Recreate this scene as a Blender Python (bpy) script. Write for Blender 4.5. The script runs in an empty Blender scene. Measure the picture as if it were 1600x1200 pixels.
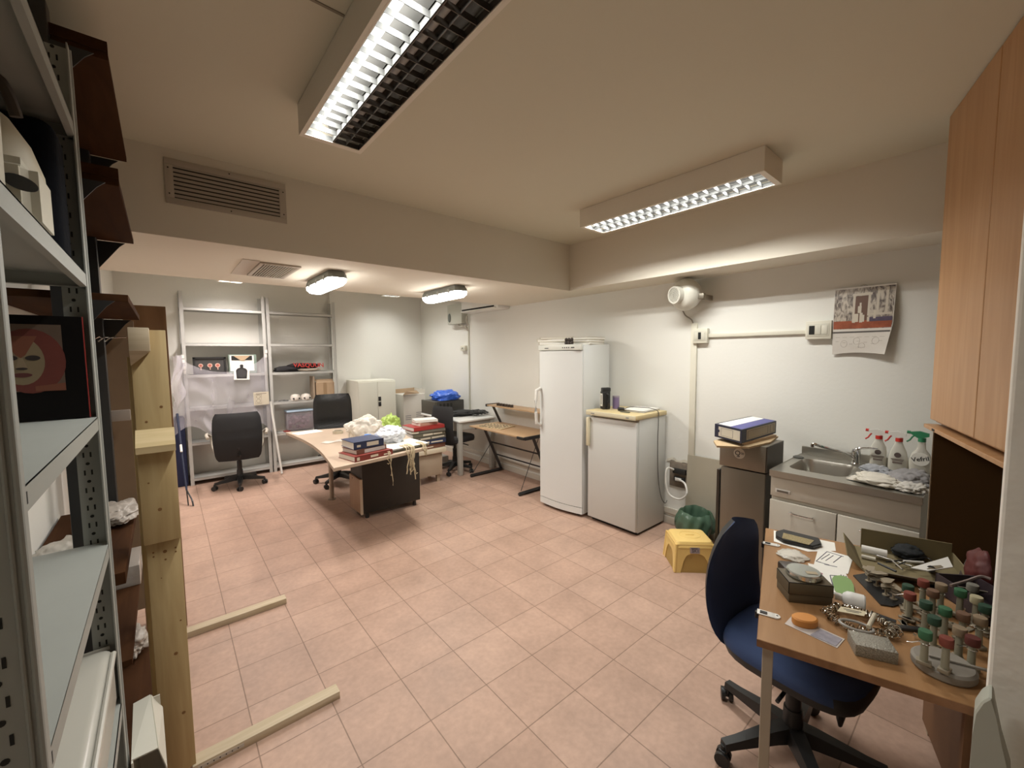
import bpy, bmesh, math, random
from mathutils import Vector, Matrix, noise
C = bpy.context.scene
COL = C.collection
R = math.radians

# ------------------------------------------------------------------ camera
YAW, PITCH, ROLL, CAM_H, F_PX = R(40.22), R(4.2), R(-0.51), 1.6, 644.4
_f = Vector((math.sin(YAW)*math.cos(PITCH), math.cos(YAW)*math.cos(PITCH), -math.sin(PITCH)))
_r = Vector((math.cos(YAW), -math.sin(YAW), 0))
_u = _r.cross(_f)
_cr, _sr = math.cos(ROLL), math.sin(ROLL)
_r, _u = _r*_cr + _u*_sr, _u*_cr - _r*_sr
CAM = Vector((0, 0, CAM_H))
cam_d = bpy.data.cameras.new('camera')
cam = bpy.data.objects.new('camera', cam_d)
COL.objects.link(cam)
cam.matrix_world = Matrix(((_r.x, _u.x, -_f.x, 0), (_r.y, _u.y, -_f.y, 0), (_r.z, _u.z, -_f.z, CAM_H), (0, 0, 0, 1)))
cam_d.sensor_fit = 'HORIZONTAL'
cam_d.sensor_width = 36
cam_d.lens = 36*F_PX/1600
cam_d.clip_start = 0.02
C.camera = cam

def at(x, y, **k):
    """world point seen at photo pixel x,y on the plane X=, Y= or Z="""
    d = _r*((x-800)/F_PX) - _u*((y-600)/F_PX) + _f
    a, v = next(iter(k.items()))
    i = 'XYZ'.index(a)
    return CAM + d*((v-CAM[i])/d[i])

# ------------------------------------------------------------------ world + exposure
w = bpy.data.worlds.new('world')
C.world = w
w.use_nodes = True
w.node_tree.nodes['Background'].inputs[0].default_value = (1.0, .93, .82, 1)
w.node_tree.nodes['Background'].inputs[1].default_value = 0.02
C.view_settings.view_transform = 'Standard'
C.view_settings.look = 'None'
C.view_settings.gamma = 1
C.view_settings.exposure = 0.0
C.view_settings.use_curve_mapping = False

WARM = (1.0, .998, .955)
def area(name, loc, sx, sy, power, col=WARM, rot=(0, 0, 0), spread=170):
    l = bpy.data.lights.new(name, 'AREA')
    l.shape = 'RECTANGLE'; l.size = sx; l.size_y = sy; l.energy = power; l.color = col
    l.spread = R(spread)
    o = bpy.data.objects.new(name, l); COL.objects.link(o)
    o.location = loc; o.rotation_euler = rot
    o.visible_glossy = True
    return o
# light of the ceiling fixtures (just under their louvres) and of the two tubes of the back zone
area('fixture_light', (.574, 1.37, 2.590), .032, 1.16, 21, WARM, spread=150)
area('fixture_light', (2.532, 1.47, 2.574), .032, 1.16, 18.5, WARM, spread=165)
area('fixture_light', (2.648, 1.47, 2.574), .032, 1.16, 18.5, WARM, spread=165)
area('fixture_light', (.70, 5.66, 2.575), .20, 1.16, 74, (1, .91, .87))
area('fixture_light', (2.81, 5.70, 2.575), .20, 1.16, 29, WARM)

area('lamp_light', (1.02, 3.49, 2.117), .07, .50, 11, (1, .89, .85))
area('lamp_light', (2.10, 3.49, 2.117), .07, .50, 12.5, (1, .995, .92))

# ------------------------------------------------------------------ materials
MATS = {}
def mat(name, col, rough=.6, metal=0, var=0.0, vs=8.0, bump=0.0, bs=60.0, spec=.5, emis=None, alpha=1, trans=0, coat=0):
    if name in MATS: return MATS[name]
    m = bpy.data.materials.new(name); m.use_nodes = True
    nt = m.node_tree; b = nt.nodes['Principled BSDF']
    b.inputs['Base Color'].default_value = (*col, 1)
    b.inputs['Roughness'].default_value = rough
    b.inputs['Metallic'].default_value = metal
    b.inputs['Specular IOR Level'].default_value = spec
    b.inputs['Coat Weight'].default_value = coat
    b.inputs['Alpha'].default_value = alpha
    b.inputs['Transmission Weight'].default_value = trans
    if emis:
        b.inputs['Emission Color'].default_value = (*emis[:3], 1)
        b.inputs['Emission Strength'].default_value = emis[3]
    if var or bump:
        tc = nt.nodes.new('ShaderNodeTexCoord')
    if var:
        n = nt.nodes.new('ShaderNodeTexNoise'); n.inputs['Scale'].default_value = vs; n.inputs['Detail'].default_value = 4
        nt.links.new(tc.outputs['Object'], n.inputs['Vector'])
        mx = nt.nodes.new('ShaderNodeMix'); mx.data_type = 'RGBA'
        mx.inputs['A'].default_value = (*[max(0, c*(1-var)) for c in col], 1)
        mx.inputs['B'].default_value = (*[min(1, c*(1+var)) for c in col], 1)
        nt.links.new(n.outputs['Fac'], mx.inputs['Factor'])
        nt.links.new(mx.outputs['Result'], b.inputs['Base Color'])
    if bump:
        n2 = nt.nodes.new('ShaderNodeTexNoise'); n2.inputs['Scale'].default_value = bs; n2.inputs['Detail'].default_value = 3
        nt.links.new(tc.outputs['Object'], n2.inputs['Vector'])
        bp = nt.nodes.new('ShaderNodeBump'); bp.inputs['Strength'].default_value = bump; bp.inputs['Distance'].default_value = .01
        nt.links.new(n2.outputs['Fac'], bp.inputs['Height'])
        nt.links.new(bp.outputs['Normal'], b.inputs['Normal'])
    MATS[name] = m
    return m

def wood(name, c1, c2, scale=(1, 1, 12), rough=.5, dist=3, ring=3.0, spec=.4):
    if name in MATS: return MATS[name]
    m = bpy.data.materials.new(name); m.use_nodes = True
    nt = m.node_tree; b = nt.nodes['Principled BSDF']
    b.inputs['Roughness'].default_value = rough
    b.inputs['Specular IOR Level'].default_value = spec
    tc = nt.nodes.new('ShaderNodeTexCoord'); mp = nt.nodes.new('ShaderNodeMapping')
    mp.inputs['Scale'].default_value = scale
    nt.links.new(tc.outputs['Object'], mp.inputs['Vector'])
    n = nt.nodes.new('ShaderNodeTexNoise'); n.inputs['Scale'].default_value = ring; n.inputs['Detail'].default_value = 5
    n.inputs['Distortion'].default_value = dist*.3
    nt.links.new(mp.outputs['Vector'], n.inputs['Vector'])
    cr = nt.nodes.new('ShaderNodeValToRGB')
    cr.color_ramp.elements[0].position = .3; cr.color_ramp.elements[0].color = (*c1, 1)
    cr.color_ramp.elements[1].position = .7; cr.color_ramp.elements[1].color = (*c2, 1)
    nt.links.new(n.outputs['Fac'], cr.inputs['Fac'])
    nt.links.new(cr.outputs['Color'], b.inputs['Base Color'])
    MATS[name] = m
    return m

def film(name, col, opacity=.3, rough=.25):
    """thin clear plastic: part glossy/diffuse skin, part see-through"""
    if name in MATS: return MATS[name]
    m = bpy.data.materials.new(name); m.use_nodes = True
    nt = m.node_tree; b = nt.nodes['Principled BSDF']; out = nt.nodes['Material Output']
    b.inputs['Base Color'].default_value = (*col, 1); b.inputs['Roughness'].default_value = rough
    t = nt.nodes.new('ShaderNodeBsdfTransparent'); mx = nt.nodes.new('ShaderNodeMixShader')
    lw = nt.nodes.new('ShaderNodeLayerWeight'); lw.inputs['Blend'].default_value = .35
    ma = nt.nodes.new('ShaderNodeMath'); ma.operation = 'MULTIPLY_ADD'; ma.use_clamp = True
    ma.inputs[1].default_value = .9; ma.inputs[2].default_value = opacity
    nt.links.new(lw.outputs['Facing'], ma.inputs[0])
    nt.links.new(ma.outputs[0], mx.inputs[0]); nt.links.new(t.outputs[0], mx.inputs[1]); nt.links.new(b.outputs[0], mx.inputs[2])
    nt.links.new(mx.outputs[0], out.inputs['Surface'])
    MATS[name] = m
    return m

WALL = mat('wall_paint', (.775, .765, .71), .85, var=.03, vs=1.5, bump=.08, bs=40, spec=.2)
CEIL = mat('ceiling_paint', (.67, .64, .52), .9, var=.02, vs=1.2, spec=.2)
BEAM = mat('beam_paint', (.76, .71, .61), .9, var=.02, vs=1.2, spec=.2)
GREYN = mat('grey_shelf_enamel_shaded', (.30, .31, .285), .5, var=.06, vs=9)  # same enamel as the back shelves, with shade put into the colour
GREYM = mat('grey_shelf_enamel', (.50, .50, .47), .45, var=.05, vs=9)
HOLE = mat('slot_dark', (.02, .02, .018), .9)
BLACK = mat('black_plastic', (.018, .018, .018), .45, bump=.05, bs=200)
BLACKM = mat('black_metal', (.02, .02, .02), .4)
LEATH = mat('black_leather', (.016, .017, .018), .38, bump=.25, bs=40)
WHITE = mat('white_enamel', (.72, .71, .66), .35, var=.02, vs=3)
WHITEP = mat('white_plastic', (.75, .73, .68), .4)
PAPER = mat('paper', (.82, .80, .74), .8, var=.05, vs=30)
STEEL = mat('stainless_steel', (.55, .54, .51), .28, metal=1, var=.08, vs=6)
CHROME = mat('chrome', (.75, .75, .75), .12, metal=1)
PINE = wood('pine', (.43, .31, .145), (.54, .41, .21), (9, 9, .8), .6)
PINEX = wood('pine_lengthwise', (.46, .37, .24), (.60, .50, .36), (.8, 9, 9), .6)
BROWN = wood('brown_veneer', (.042, .017, .007), (.07, .03, .012), (6, .7, 6), .8, spec=.08)
MDF = wood('brown_board', (.20, .105, .045), (.27, .15, .07), (4, 4, .6), .6)
BEECH = wood('beech_laminate', (.42, .225, .10), (.50, .285, .14), (7, 7, .5), .42)
BEECHD = wood('beech_desk_laminate', (.30, .155, .062), (.38, .21, .095), (.7, 7, 7), .42)
CARD = mat('cardboard', (.46, .33, .21), .85, var=.07, vs=12)

# ------------------------------------------------------------------ mesh builder
class G:
    """collects shapes that become ONE mesh object"""
    def __init__(s): s.bm = bmesh.new(); s.mi = 0
    def m(s, i): s.mi = i; return s
    def _fin(s, fs):
        for f in fs: f.material_index = s.mi
    def box(s, x0, x1, y0, y1, z0, z1, bev=0, M=None, seg=2):
        r = bmesh.ops.create_cube(s.bm, size=1)
        vs = r['verts']
        c = Vector(((x0+x1)/2, (y0+y1)/2, (z0+z1)/2)); d = Vector((abs(x1-x0), abs(y1-y0), abs(z1-z0)))
        for v in vs: v.co = Vector((v.co.x*d.x, v.co.y*d.y, v.co.z*d.z)) + c
        fs = set(f for v in vs for f in v.link_faces)
        if bev:
            es = set(e for v in vs for e in v.link_edges)
            rr = bmesh.ops.bevel(s.bm, geom=list(es), offset=min(bev, min(d)*.49), segments=seg, affect='EDGES', profile=.5)
            fs = set(f for f in rr['faces']) | set(f for f in fs if f.is_valid)
            vs = list(set(v for f in fs for v in f.verts))
        s._fin(fs)
        if M is not None:
            for v in vs: v.co = M @ v.co
        return vs
    def cyl(s, p0, p1, r, r2=None, seg=16, cap=True):
        p0 = Vector(p0); p1 = Vector(p1); d = p1-p0
        q = Vector((0, 0, 1)).rotation_difference(d.normalized()).to_matrix().to_4x4()
        M = Matrix.Translation((p0+p1)/2) @ q
        rr = bmesh.ops.create_cone(s.bm, cap_ends=cap, segments=seg, radius1=r, radius2=r if r2 is None else r2, depth=d.length, matrix=M)
        s._fin(set(f for v in rr['verts'] for f in v.link_faces))
        return rr['verts']
    def tube(s, pts, r, seg=8, closed=False, flat=1.0):
        pts = [Vector(p) for p in pts]; n = len(pts); rings = []
        up = Vector((0, 0, 1))
        for i, p in enumerate(pts):
            a = pts[(i-1) % n] if (closed or i > 0) else p
            b = pts[(i+1) % n] if (closed or i < n-1) else p
            t = (b-a).normalized()
            x = t.cross(up)
            if x.length < 1e-3: x = t.cross(Vector((1, 0, 0)))
            x.normalize(); y = t.cross(x).normalized()
            rad = r(i/(n-1)) if callable(r) else r
            rings.append([s.bm.verts.new(p + (x*math.cos(2*math.pi*k/seg) + y*flat*math.sin(2*math.pi*k/seg))*rad) for k in range(seg)])
        fs = []
        m = n if closed else n-1
        for i in range(m):
            A, B = rings[i], rings[(i+1) % n]
            for k in range(seg):
                fs.append(s.bm.faces.new((A[k], A[(k+1) % seg], B[(k+1) % seg], B[k])))
        if not closed:
            fs.append(s.bm.faces.new(rings[0][::-1])); fs.append(s.bm.faces.new(rings[-1]))
        s._fin(fs)
    def lathe(s, prof, c=(0, 0, 0), seg=24, M=None, sx=1, sy=1):
        c = Vector(c); rings = []
        for r, z in prof:
            if r < 1e-5: rings.append([s.bm.verts.new(c+Vector((0, 0, z)))])
            else: rings.append([s.bm.verts.new(c+Vector((r*sx*math.cos(2*math.pi*k/seg), r*sy*math.sin(2*math.pi*k/seg), z))) for k in range(seg)])
        fs = []
        for A, B in zip(rings, rings[1:]):
            for k in range(seg):
                k2 = (k+1) % seg
                if len(A) == 1 and len(B) == 1: continue
                if len(A) == 1: fs.append(s.bm.faces.new((A[0], B[k2], B[k])))
                elif len(B) == 1: fs.append(s.bm.faces.new((A[k], A[k2], B[0])))
                else: fs.append(s.bm.faces.new((A[k], A[k2], B[k2], B[k])))
        if len(rings[0]) > 1: fs.append(s.bm.faces.new(rings[0][::-1]))
        if len(rings[-1]) > 1: fs.append(s.bm.faces.new(rings[-1]))
        s._fin(fs)
        if M is not None:
            for ring in rings:
                for v in ring: v.co = M @ v.co
    def prism(s, poly, h, M=None):
        """poly: list of 3D points (planar), h: extrusion vector"""
        h = Vector(h)
        a = [s.bm.verts.new(Vector(p)) for p in poly]; b = [s.bm.verts.new(Vector(p)+h) for p in poly]
        n = len(a)
        fs = [s.bm.faces.new(a), s.bm.faces.new(b[::-1])]
        for i in range(n): fs.append(s.bm.faces.new((a[i], b[i], b[(i+1) % n], a[(i+1) % n])))
        s._fin(fs)
        if M is not None:
            for v in a+b: v.co = M @ v.co
        return a+b
    def grid(s, nu, nv, fn, thick=0):
        V = [[s.bm.verts.new(Vector(fn(i/nu, j/nv))) for j in range(nv+1)] for i in range(nu+1)]
        fs = [s.bm.faces.new((V[i][j], V[i+1][j], V[i+1][j+1], V[i][j+1])) for i in range(nu) for j in range(nv)]
        s._fin(fs)
        if thick:
            bmesh.ops.recalc_face_normals(s.bm, faces=fs)
            r = bmesh.ops.solidify(s.bm, geom=fs, thickness=thick)
            s._fin([f for f in r['geom'] if isinstance(f, bmesh.types.BMFace)])
    def blob(s, c, size, seed=0, amp=.35, fr=2.2, sub=4, ridged=True, floor=None):
        """crumpled lump"""
        r = bmesh.ops.create_icosphere(s.bm, subdivisions=sub, radius=1)
        c = Vector(c); o = Vector((seed*7.3, seed*3.1, seed*5.7))
        for v in r['verts']:
            p = v.co.copy()
            n = noise.noise(p*fr*.6+o)*1.1
            if ridged:
                d1 = noise.voronoi(p*fr*.8+o)[0]; d2 = noise.voronoi(p*fr*1.9+o)[0]
                n = .9*noise.noise(p*1.3+o) + .75*(d1[1]-d1[0]) - .3 + .38*(d2[1]-d2[0])
            q = p*(1+amp*n)
            v.co = Vector((q.x*size[0], q.y*size[1], q.z*size[2])) + c
            if floor is not None and v.co.z < floor: v.co.z = floor
        s._fin(set(f for v in r['verts'] for f in v.link_faces))

WM = {}
def wm(o): return WM.get(o.name, Matrix.Identity(4))
def obj(name, g, mats, parent=None, world=True, smooth=35, **props):
    """link g as one mesh object; world=True: coordinates are world ones and are moved into the parent's space"""
    me = bpy.data.meshes.new(name)
    bm = g.bm
    if parent is not None and world:
        bm.transform(wm(parent).inverted())
    bmesh.ops.recalc_face_normals(bm, faces=bm.faces)
    bm.to_mesh(me); bm.free()
    for mm in (mats if isinstance(mats, (list, tuple)) else [mats]): me.materials.append(mm)
    if smooth:
        for p in me.polygons: p.use_smooth = True
        me.set_sharp_from_angle(angle=R(smooth))
    o = bpy.data.objects.new(name, me); COL.objects.link(o)
    if parent is not None:
        o.parent = parent
        WM[o.name] = wm(parent)
    for k, v in props.items(): o[k] = v
    return o
def thing(name, label, cat, loc=(0, 0, 0), rz=0, group=None):
    o = bpy.data.objects.new(name, None); COL.objects.link(o)
    o.empty_display_size = .05
    o.location = loc; o.rotation_euler = (0, 0, rz)
    WM[o.name] = Matrix.Translation(Vector(loc)) @ Matrix.Rotation(rz, 4, 'Z')
    o['label'] = label; o['category'] = cat
    if group: o['group'] = group
    return o
def tag(o, label, cat, group=None):
    o['label'] = label; o['category'] = cat
    if group: o['group'] = group
    return o
def single(name, g, mats, label, cat, group=None, **k):
    return tag(obj(name, g, mats, **k), label, cat, group)
def struct(name, g, mats, parent=None, smooth=0):
    o = obj(name, g, mats, parent, smooth=smooth)
    if parent is None: o['kind'] = 'structure'
    return o
def copy_tree(o, parent=None):
    c = o.copy(); COL.objects.link(c)
    c.parent = parent
    for ch in list(o.children): copy_tree(ch, c)
    return c
def text_into(g, txt, size, M, ext=.0006, align='CENTER'):
    """adds raised lettering to a G (characters in the local XY plane, placed by matrix M)"""
    cu = bpy.data.curves.new('t', 'FONT'); cu.body = txt; cu.size = size; cu.extrude = ext
    cu.offset = size*.010; cu.align_x = align; cu.align_y = 'CENTER'; cu.resolution_u = 2
    o = bpy.data.objects.new('t', cu); COL.objects.link(o)
    dg = bpy.context.evaluated_depsgraph_get(); dg.update()
    me = bpy.data.meshes.new_from_object(o.evaluated_get(dg))
    n0 = len(g.bm.faces)
    me.transform(M)
    g.bm.from_mesh(me)
    g.bm.faces.ensure_lookup_table()
    for f in g.bm.faces[n0:]: f.material_index = g.mi
    bpy.data.objects.remove(o); bpy.data.curves.remove(cu); bpy.data.meshes.remove(me)
def frame_m(origin, xdir, ydir):
    x = Vector(xdir).normalized(); y = Vector(ydir).normalized(); z = x.cross(y)
    o = Vector(origin)
    return Matrix(((x.x, y.x, z.x, o.x), (x.y, y.y, z.y, o.y), (x.z, y.z, z.z, o.z), (0, 0, 0, 1)))
def arc(c, r, a0, a1, n, ax='xy'):
    out = []
    for i in range(n+1):
        a = a0+(a1-a0)*i/n
        p = (r*math.cos(a), r*math.sin(a))
        out.append(Vector(c) + (Vector((p[0], p[1], 0)) if ax == 'xy' else Vector((p[0], 0, p[1])) if ax == 'xz' else Vector((0, p[0], p[1]))))
    return out

# ================================================================== ROOM
XL, XR, YB, YN = -.39, 3.55, 6.70, -1.6
H0, HS, HB = 2.673, 2.225, 2.673
BY0, BY1 = 2.83, 4.19          # dropped bulkhead across the room
BX = 3.165                     # dropped soffit along the sink wall starts here

def floor_mat():
    m = bpy.data.materials.new('floor_tiles'); m.use_nodes = True
    nt = m.node_tree; b = nt.nodes['Principled BSDF']; L = nt.links.new; N = nt.nodes.new
    tc = N('ShaderNodeTexCoord'); mp = N('ShaderNodeMapping')
    mp.inputs['Location'].default_value = (-.5115, -1.5338, 0)
    L(tc.outputs['Object'], mp.inputs['Vector'])
    rot = N('ShaderNodeMapping'); rot.inputs['Rotation'].default_value = (0, 0, R(.28))
    L(mp.outputs['Vector'], rot.inputs['Vector'])
    off = N('ShaderNodeVectorMath'); off.operation = 'ADD'; off.inputs[1].default_value = (30.14, 30.14, 0)
    L(rot.outputs['Vector'], off.inputs[0])
    br = N('ShaderNodeTexBrick'); br.offset = 0; br.squash = 1
    br.inputs['Scale'].default_value = 1; br.inputs['Mortar Size'].default_value = .0028
    br.inputs['Mortar Smooth'].default_value = .3
    br.inputs['Brick Width'].default_value = .3014; br.inputs['Row Height'].default_value = .3014
    br.inputs['Color1'].default_value = (.435, .285, .213, 1); br.inputs['Color2'].default_value = (.475, .318, .241, 1)
    br.inputs['Mortar'].default_value = (.25, .16, .115, 1)
    L(off.outputs['Vector'], br.inputs['Vector'])
    n1 = N('ShaderNodeTexNoise'); n1.inputs['Scale'].default_value = 3.2; n1.inputs['Detail'].default_value = 6; n1.inputs['Roughness'].default_value = .65
    n2 = N('ShaderNodeTexNoise'); n2.inputs['Scale'].default_value = 38; n2.inputs['Detail'].default_value = 5
    L(tc.outputs['Object'], n1.inputs['Vector']); L(tc.outputs['Object'], n2.inputs['Vector'])
    r1 = N('ShaderNodeMapRange'); r1.inputs['From Min'].default_value = .3; r1.inputs['From Max'].default_value = .7
    r1.inputs['To Min'].default_value = .84; r1.inputs['To Max'].default_value = 1.12
    L(n1.outputs['Fac'], r1.inputs['Value'])
    r2 = N('ShaderNodeMapRange'); r2.inputs['From Min'].default_value = .3; r2.inputs['From Max'].default_value = .7
    r2.inputs['To Min'].default_value = .93; r2.inputs['To Max'].default_value = 1.06
    L(n2.outputs['Fac'], r2.inputs['Value'])
    mu = N('ShaderNodeMath'); mu.operation = 'MULTIPLY'; L(r1.outputs[0], mu.inputs[0]); L(r2.outputs[0], mu.inputs[1])
    vm = N('ShaderNodeVectorMath'); vm.operation = 'SCALE'; L(br.outputs['Color'], vm.inputs[0]); L(mu.outputs[0], vm.inputs['Scale'])
    L(vm.outputs[0], b.inputs['Base Color'])
    rr = N('ShaderNodeMapRange'); rr.inputs['To Min'].default_value = .34; rr.inputs['To Max'].default_value = .6
    L(n1.outputs['Fac'], rr.inputs['Value']); L(rr.outputs[0], b.inputs['Roughness'])
    bp = N('ShaderNodeBump'); bp.inputs['Strength'].default_value = .35; bp.inputs['Distance'].default_value = .003; bp.invert = True
    L(br.outputs['Fac'], bp.inputs['Height']); L(bp.outputs['Normal'], b.inputs['Normal'])
    b.inputs['Specular IOR Level'].default_value = .35
    return m
g = G(); g.box(XL-.1, XR+.1, YN-.1, YB+.1, -.1, 0); struct('floor', g, floor_mat())
g = G(); g.box(XL-.1, XR+.1, YN-.1, BY0+.01, H0, H0+.1); g.box(XL-.1, XR+.1, BY1-.01, YB+.1, HB, HB+.1)
struct('ceiling', g, CEIL)
g = G(); g.box(XL-.1, XL, YN-.1, YB+.1, 0, H0); struct('wall_left', g, WALL)
g = G(); g.box(XR, XR+.1, YN-.1, YB+.1, 0, H0); struct('wall_right', g, WALL)
g = G(); g.box(XL, XR, YB, YB+.1, 0, H0); g.box(1.99, 2.58, YB-.07, YB, 0, H0); struct('wall_back', g, WALL)
g = G(); g.box(XL, XR, YN-.1, YN, 0, H0); struct('wall_front', g, mat('dim_wall', (.70, .65, .56), .9))
# dropped bulkhead (hollow box hanging from the slab) and soffit along the sink wall
g = G(); g.box(XL, XR, BY0, BY1, HS, H0); struct('trim_1', g, BEAM)
g = G(); g.box(BX, XR, YN, BY0-.0005, HS, H0); struct('trim_2', g, BEAM)
g = G(); g.box(XL, .499, 1.392, 1.402, H0-.003, H0-.0003); struct('trim_3', g, mat('seam_dark', (.30, .26, .20), .9))
# wall stub (door reveal) at the right of the photographer, peeling plaster
PEEL = mat('peeling_plaster', (.84, .81, .74), .9, var=.10, vs=5, bump=.6, bs=14)
g = G(); g.box(1.30, 1.42, YN, -.017, 0, H0, .006); struct('wall_stub', g, PEEL)
g = G(); g.box(1.42, XR, -.85, -.75, 0, H0); struct('wall_niche', g, WALL)
# cable skirting along the sink wall and back wall
g = G(); g.box(XR-.018, XR, 1.78, 6.68, .10, .155, .004); g.box(XR-.012, XR, 1.0, 6.68, 0, .07, .003)
struct('baseboard_right', g, mat('skirting_enamel', (.60, .56, .48), .5, var=.05))
g = G(); g.box(XL+.02, 1.98, YB-.012, YB, 0, .07, .003); struct('baseboard_back', g, mat('skirting_tile', (.42, .30, .22), .5))

# ------------------------------------------------------------------ ceiling fixtures
HOUS = mat('fixture_housing', (.80, .75, .65), .55)
LOUV = mat('louvre_aluminium', (.80, .80, .78), .30, metal=.6)
DARKL = mat('louvre_unlit', (.16, .14, .12), .35, metal=.7)
BLADE = mat('louvre_blade_lit', (.085, .085, .082), .6, spec=0)  # lit row's copy of the one louvre, tube glare held down in its colour
REFL = mat('reflector_lit', (.16, .16, .155), .6, spec=0)  # trough of the lit row, darkened in colour against the tube's glare
TUBE = mat('lit_tube', (.9, .9, .85), .4, emis=(1, .97, .90, 9))
TUBEOFF = mat('unlit_tube', (.55, .54, .52), .3)
def louvre_fixture(label, x0, x1, y0, y1, zt, lit, group):
    zb = zt-.13
    t = thing('ceiling_light', label, 'ceiling light', ((x0+x1)/2, (y0+y1)/2, zt), 0, group)
    g = G(); th = .012
    e = .0003
    g.box(x0+th+e, x1-th-e, y0+th+e, y1-th-e, zt-.012, zt-.002)
    g.box(x0, x0+th, y0, y1, zb, zt-.002); g.box(x1-th, x1, y0, y1, zb, zt-.002)
    g.box(x0+th+e, x1-th-e, y0, y0+th, zb, zt-.002); g.box(x0+th+e, x1-th-e, y1-th, y1, zb, zt-.002)
    g.box(x0+th+e, x1-th-e, y0+th+e, y0+.03, zb, zb+.006); g.box(x0+th+e, x1-th-e, y1-.03, y1-th-e, zb, zb+.006)
    g.box(x0+th+e, x0+.018, y0+.03+e, y1-.03-e, zb, zb+.006); g.box(x1-.018, x1-th-e, y0+.03+e, y1-.03-e, zb, zb+.006)
    if zt < H0-.01:
        for yy in (y0+.2, y1-.2): g.cyl(((x0+x1)/2, yy, zt-.003), ((x0+x1)/2, yy, H0-.001), .02, seg=10)
    obj('housing', g, HOUS, t, smooth=0)
    xm = (x0+x1)/2
    for k, (a, b) in enumerate(((x0+.018, xm-.002), (xm+.002, x1-.018))):
        on = lit[k]
        g = G()
        n = 19; dy = (y1-y0-.06)/n
        for i in range(n+1):
            y = y0+.03+i*dy
            g.box(a, b, y-.001, y+.001, zb+.003, zb+.023)
            if i < n:   # little V fins between the cross blades
                xc = (a+b)/2
                g.box(xc-.0008, xc+.0008, y, y+dy, zb+.008, zb+.034) if not on else None
        g.box(b-.0015, b+.0015, y0+.03, y1-.03, zb+.003, zb+.025)
        g.box(a-.0015, a+.0015, y0+.03, y1-.03, zb+.003, zb+.025)
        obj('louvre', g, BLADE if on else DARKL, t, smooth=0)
        g = G(); xc = (a+b)/2
        # reflector trough
        g.grid(10, 1, lambda u, v: (a+(b-a)*u, y0+.03+(y1-y0-.06)*v, zb+.034+.07*math.sin(math.pi*u)), thick=.001)
        obj('reflector', g, REFL if on else DARKL, t)
        g = G(); g.cyl((xc, y0+.035, zb+.070), (xc, y1-.035, zb+.070), .013, seg=12)
        obj('tube', g, TUBE if on else TUBEOFF, t)
    return t
louvre_fixture('large louvred ceiling light with one lit row and one dark row, nearest the camera', .500, .765, .745, 1.995, H0, (1, 0), 'louvred ceiling lights')
louvre_fixture('louvred ceiling light with both rows lit, in front of the sink wall soffit', 2.455, 2.725, .845, 2.095, H0, (1, 1), 'louvred ceiling lights')
louvre_fixture('ceiling light in the back zone peeking below the bulkhead above the left metal shelves', .565, .835, 5.03, 6.30, HB-.02, (1, 1), 'back zone ceiling lights')
louvre_fixture('ceiling light in the back zone peeking below the bulkhead above the white cabinet', 2.67, 2.945, 5.07, 6.34, HB-.02, (1, 1), 'back zone ceiling lights')

DIFF = mat('lit_diffuser', (.95, .95, .9), .3, emis=(1, .96, .90, 24))
def batten(label, cx, y0, y1, tilt):
    t = thing('bulkhead_lamp', label, 'lamp', (cx, (y0+y1)/2, HS), 0, 'bulkhead lamps')
    g = G(); M = Matrix.Translation((cx, (y0+y1)/2, HS)); l = (y1-y0)
    def oct_(hw, hl, z, ch): return [(-hw+ch, -hl, z), (hw-ch, -hl, z), (hw, -hl+ch, z), (hw, hl-ch, z), (hw-ch, hl, z), (-hw+ch, hl, z), (-hw, hl-ch, z), (-hw, -hl+ch, z)]
    def loft(g, secs):
        rings = [[g.bm.verts.new(M @ Vector(p)) for p in s] for s in secs]
        fs = [g.bm.faces.new(rings[0]), g.bm.faces.new(rings[-1][::-1])]
        for A, B in zip(rings, rings[1:]):
            for i in range(8): fs.append(g.bm.faces.new((A[i], A[(i+1) % 8], B[(i+1) % 8], B[i])))
        g._fin(fs)
    loft(g, [oct_(.055, l/2-.03, -.001, .02), oct_(.065, l/2-.01, -.03, .02), oct_(.068, l/2, -.055, .025)])
    obj('housing', g, mat('lamp_housing_grey', (.20, .21, .19), .6), t, smooth=20)
    g = G(); loft(g, [oct_(.066, l/2-.004, -.0555, .025), oct_(.064, l/2-.006, -.08, .025), oct_(.045, l/2-.03, -.105, .025)])
    obj('diffuser', g, DIFF, t, smooth=20)
    for yy in (-l*.3, 0, l*.3):
        for sx in (-1, 1):
            g = G(); g.box(sx*.066-.005, sx*.066+.005, yy-.018, yy+.018, -.066, -.03, .003, M)
            obj('clip', g, mat('clip_grey', (.30, .31, .29), .5), t)
batten('bulkhead lamp with clear diffuser, the one nearer the ceiling vent', 1.02, 3.16, 3.82, 0)
batten('bulkhead lamp with clear diffuser, the one nearer the sink wall', 2.10, 3.16, 3.82, 0)

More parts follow.
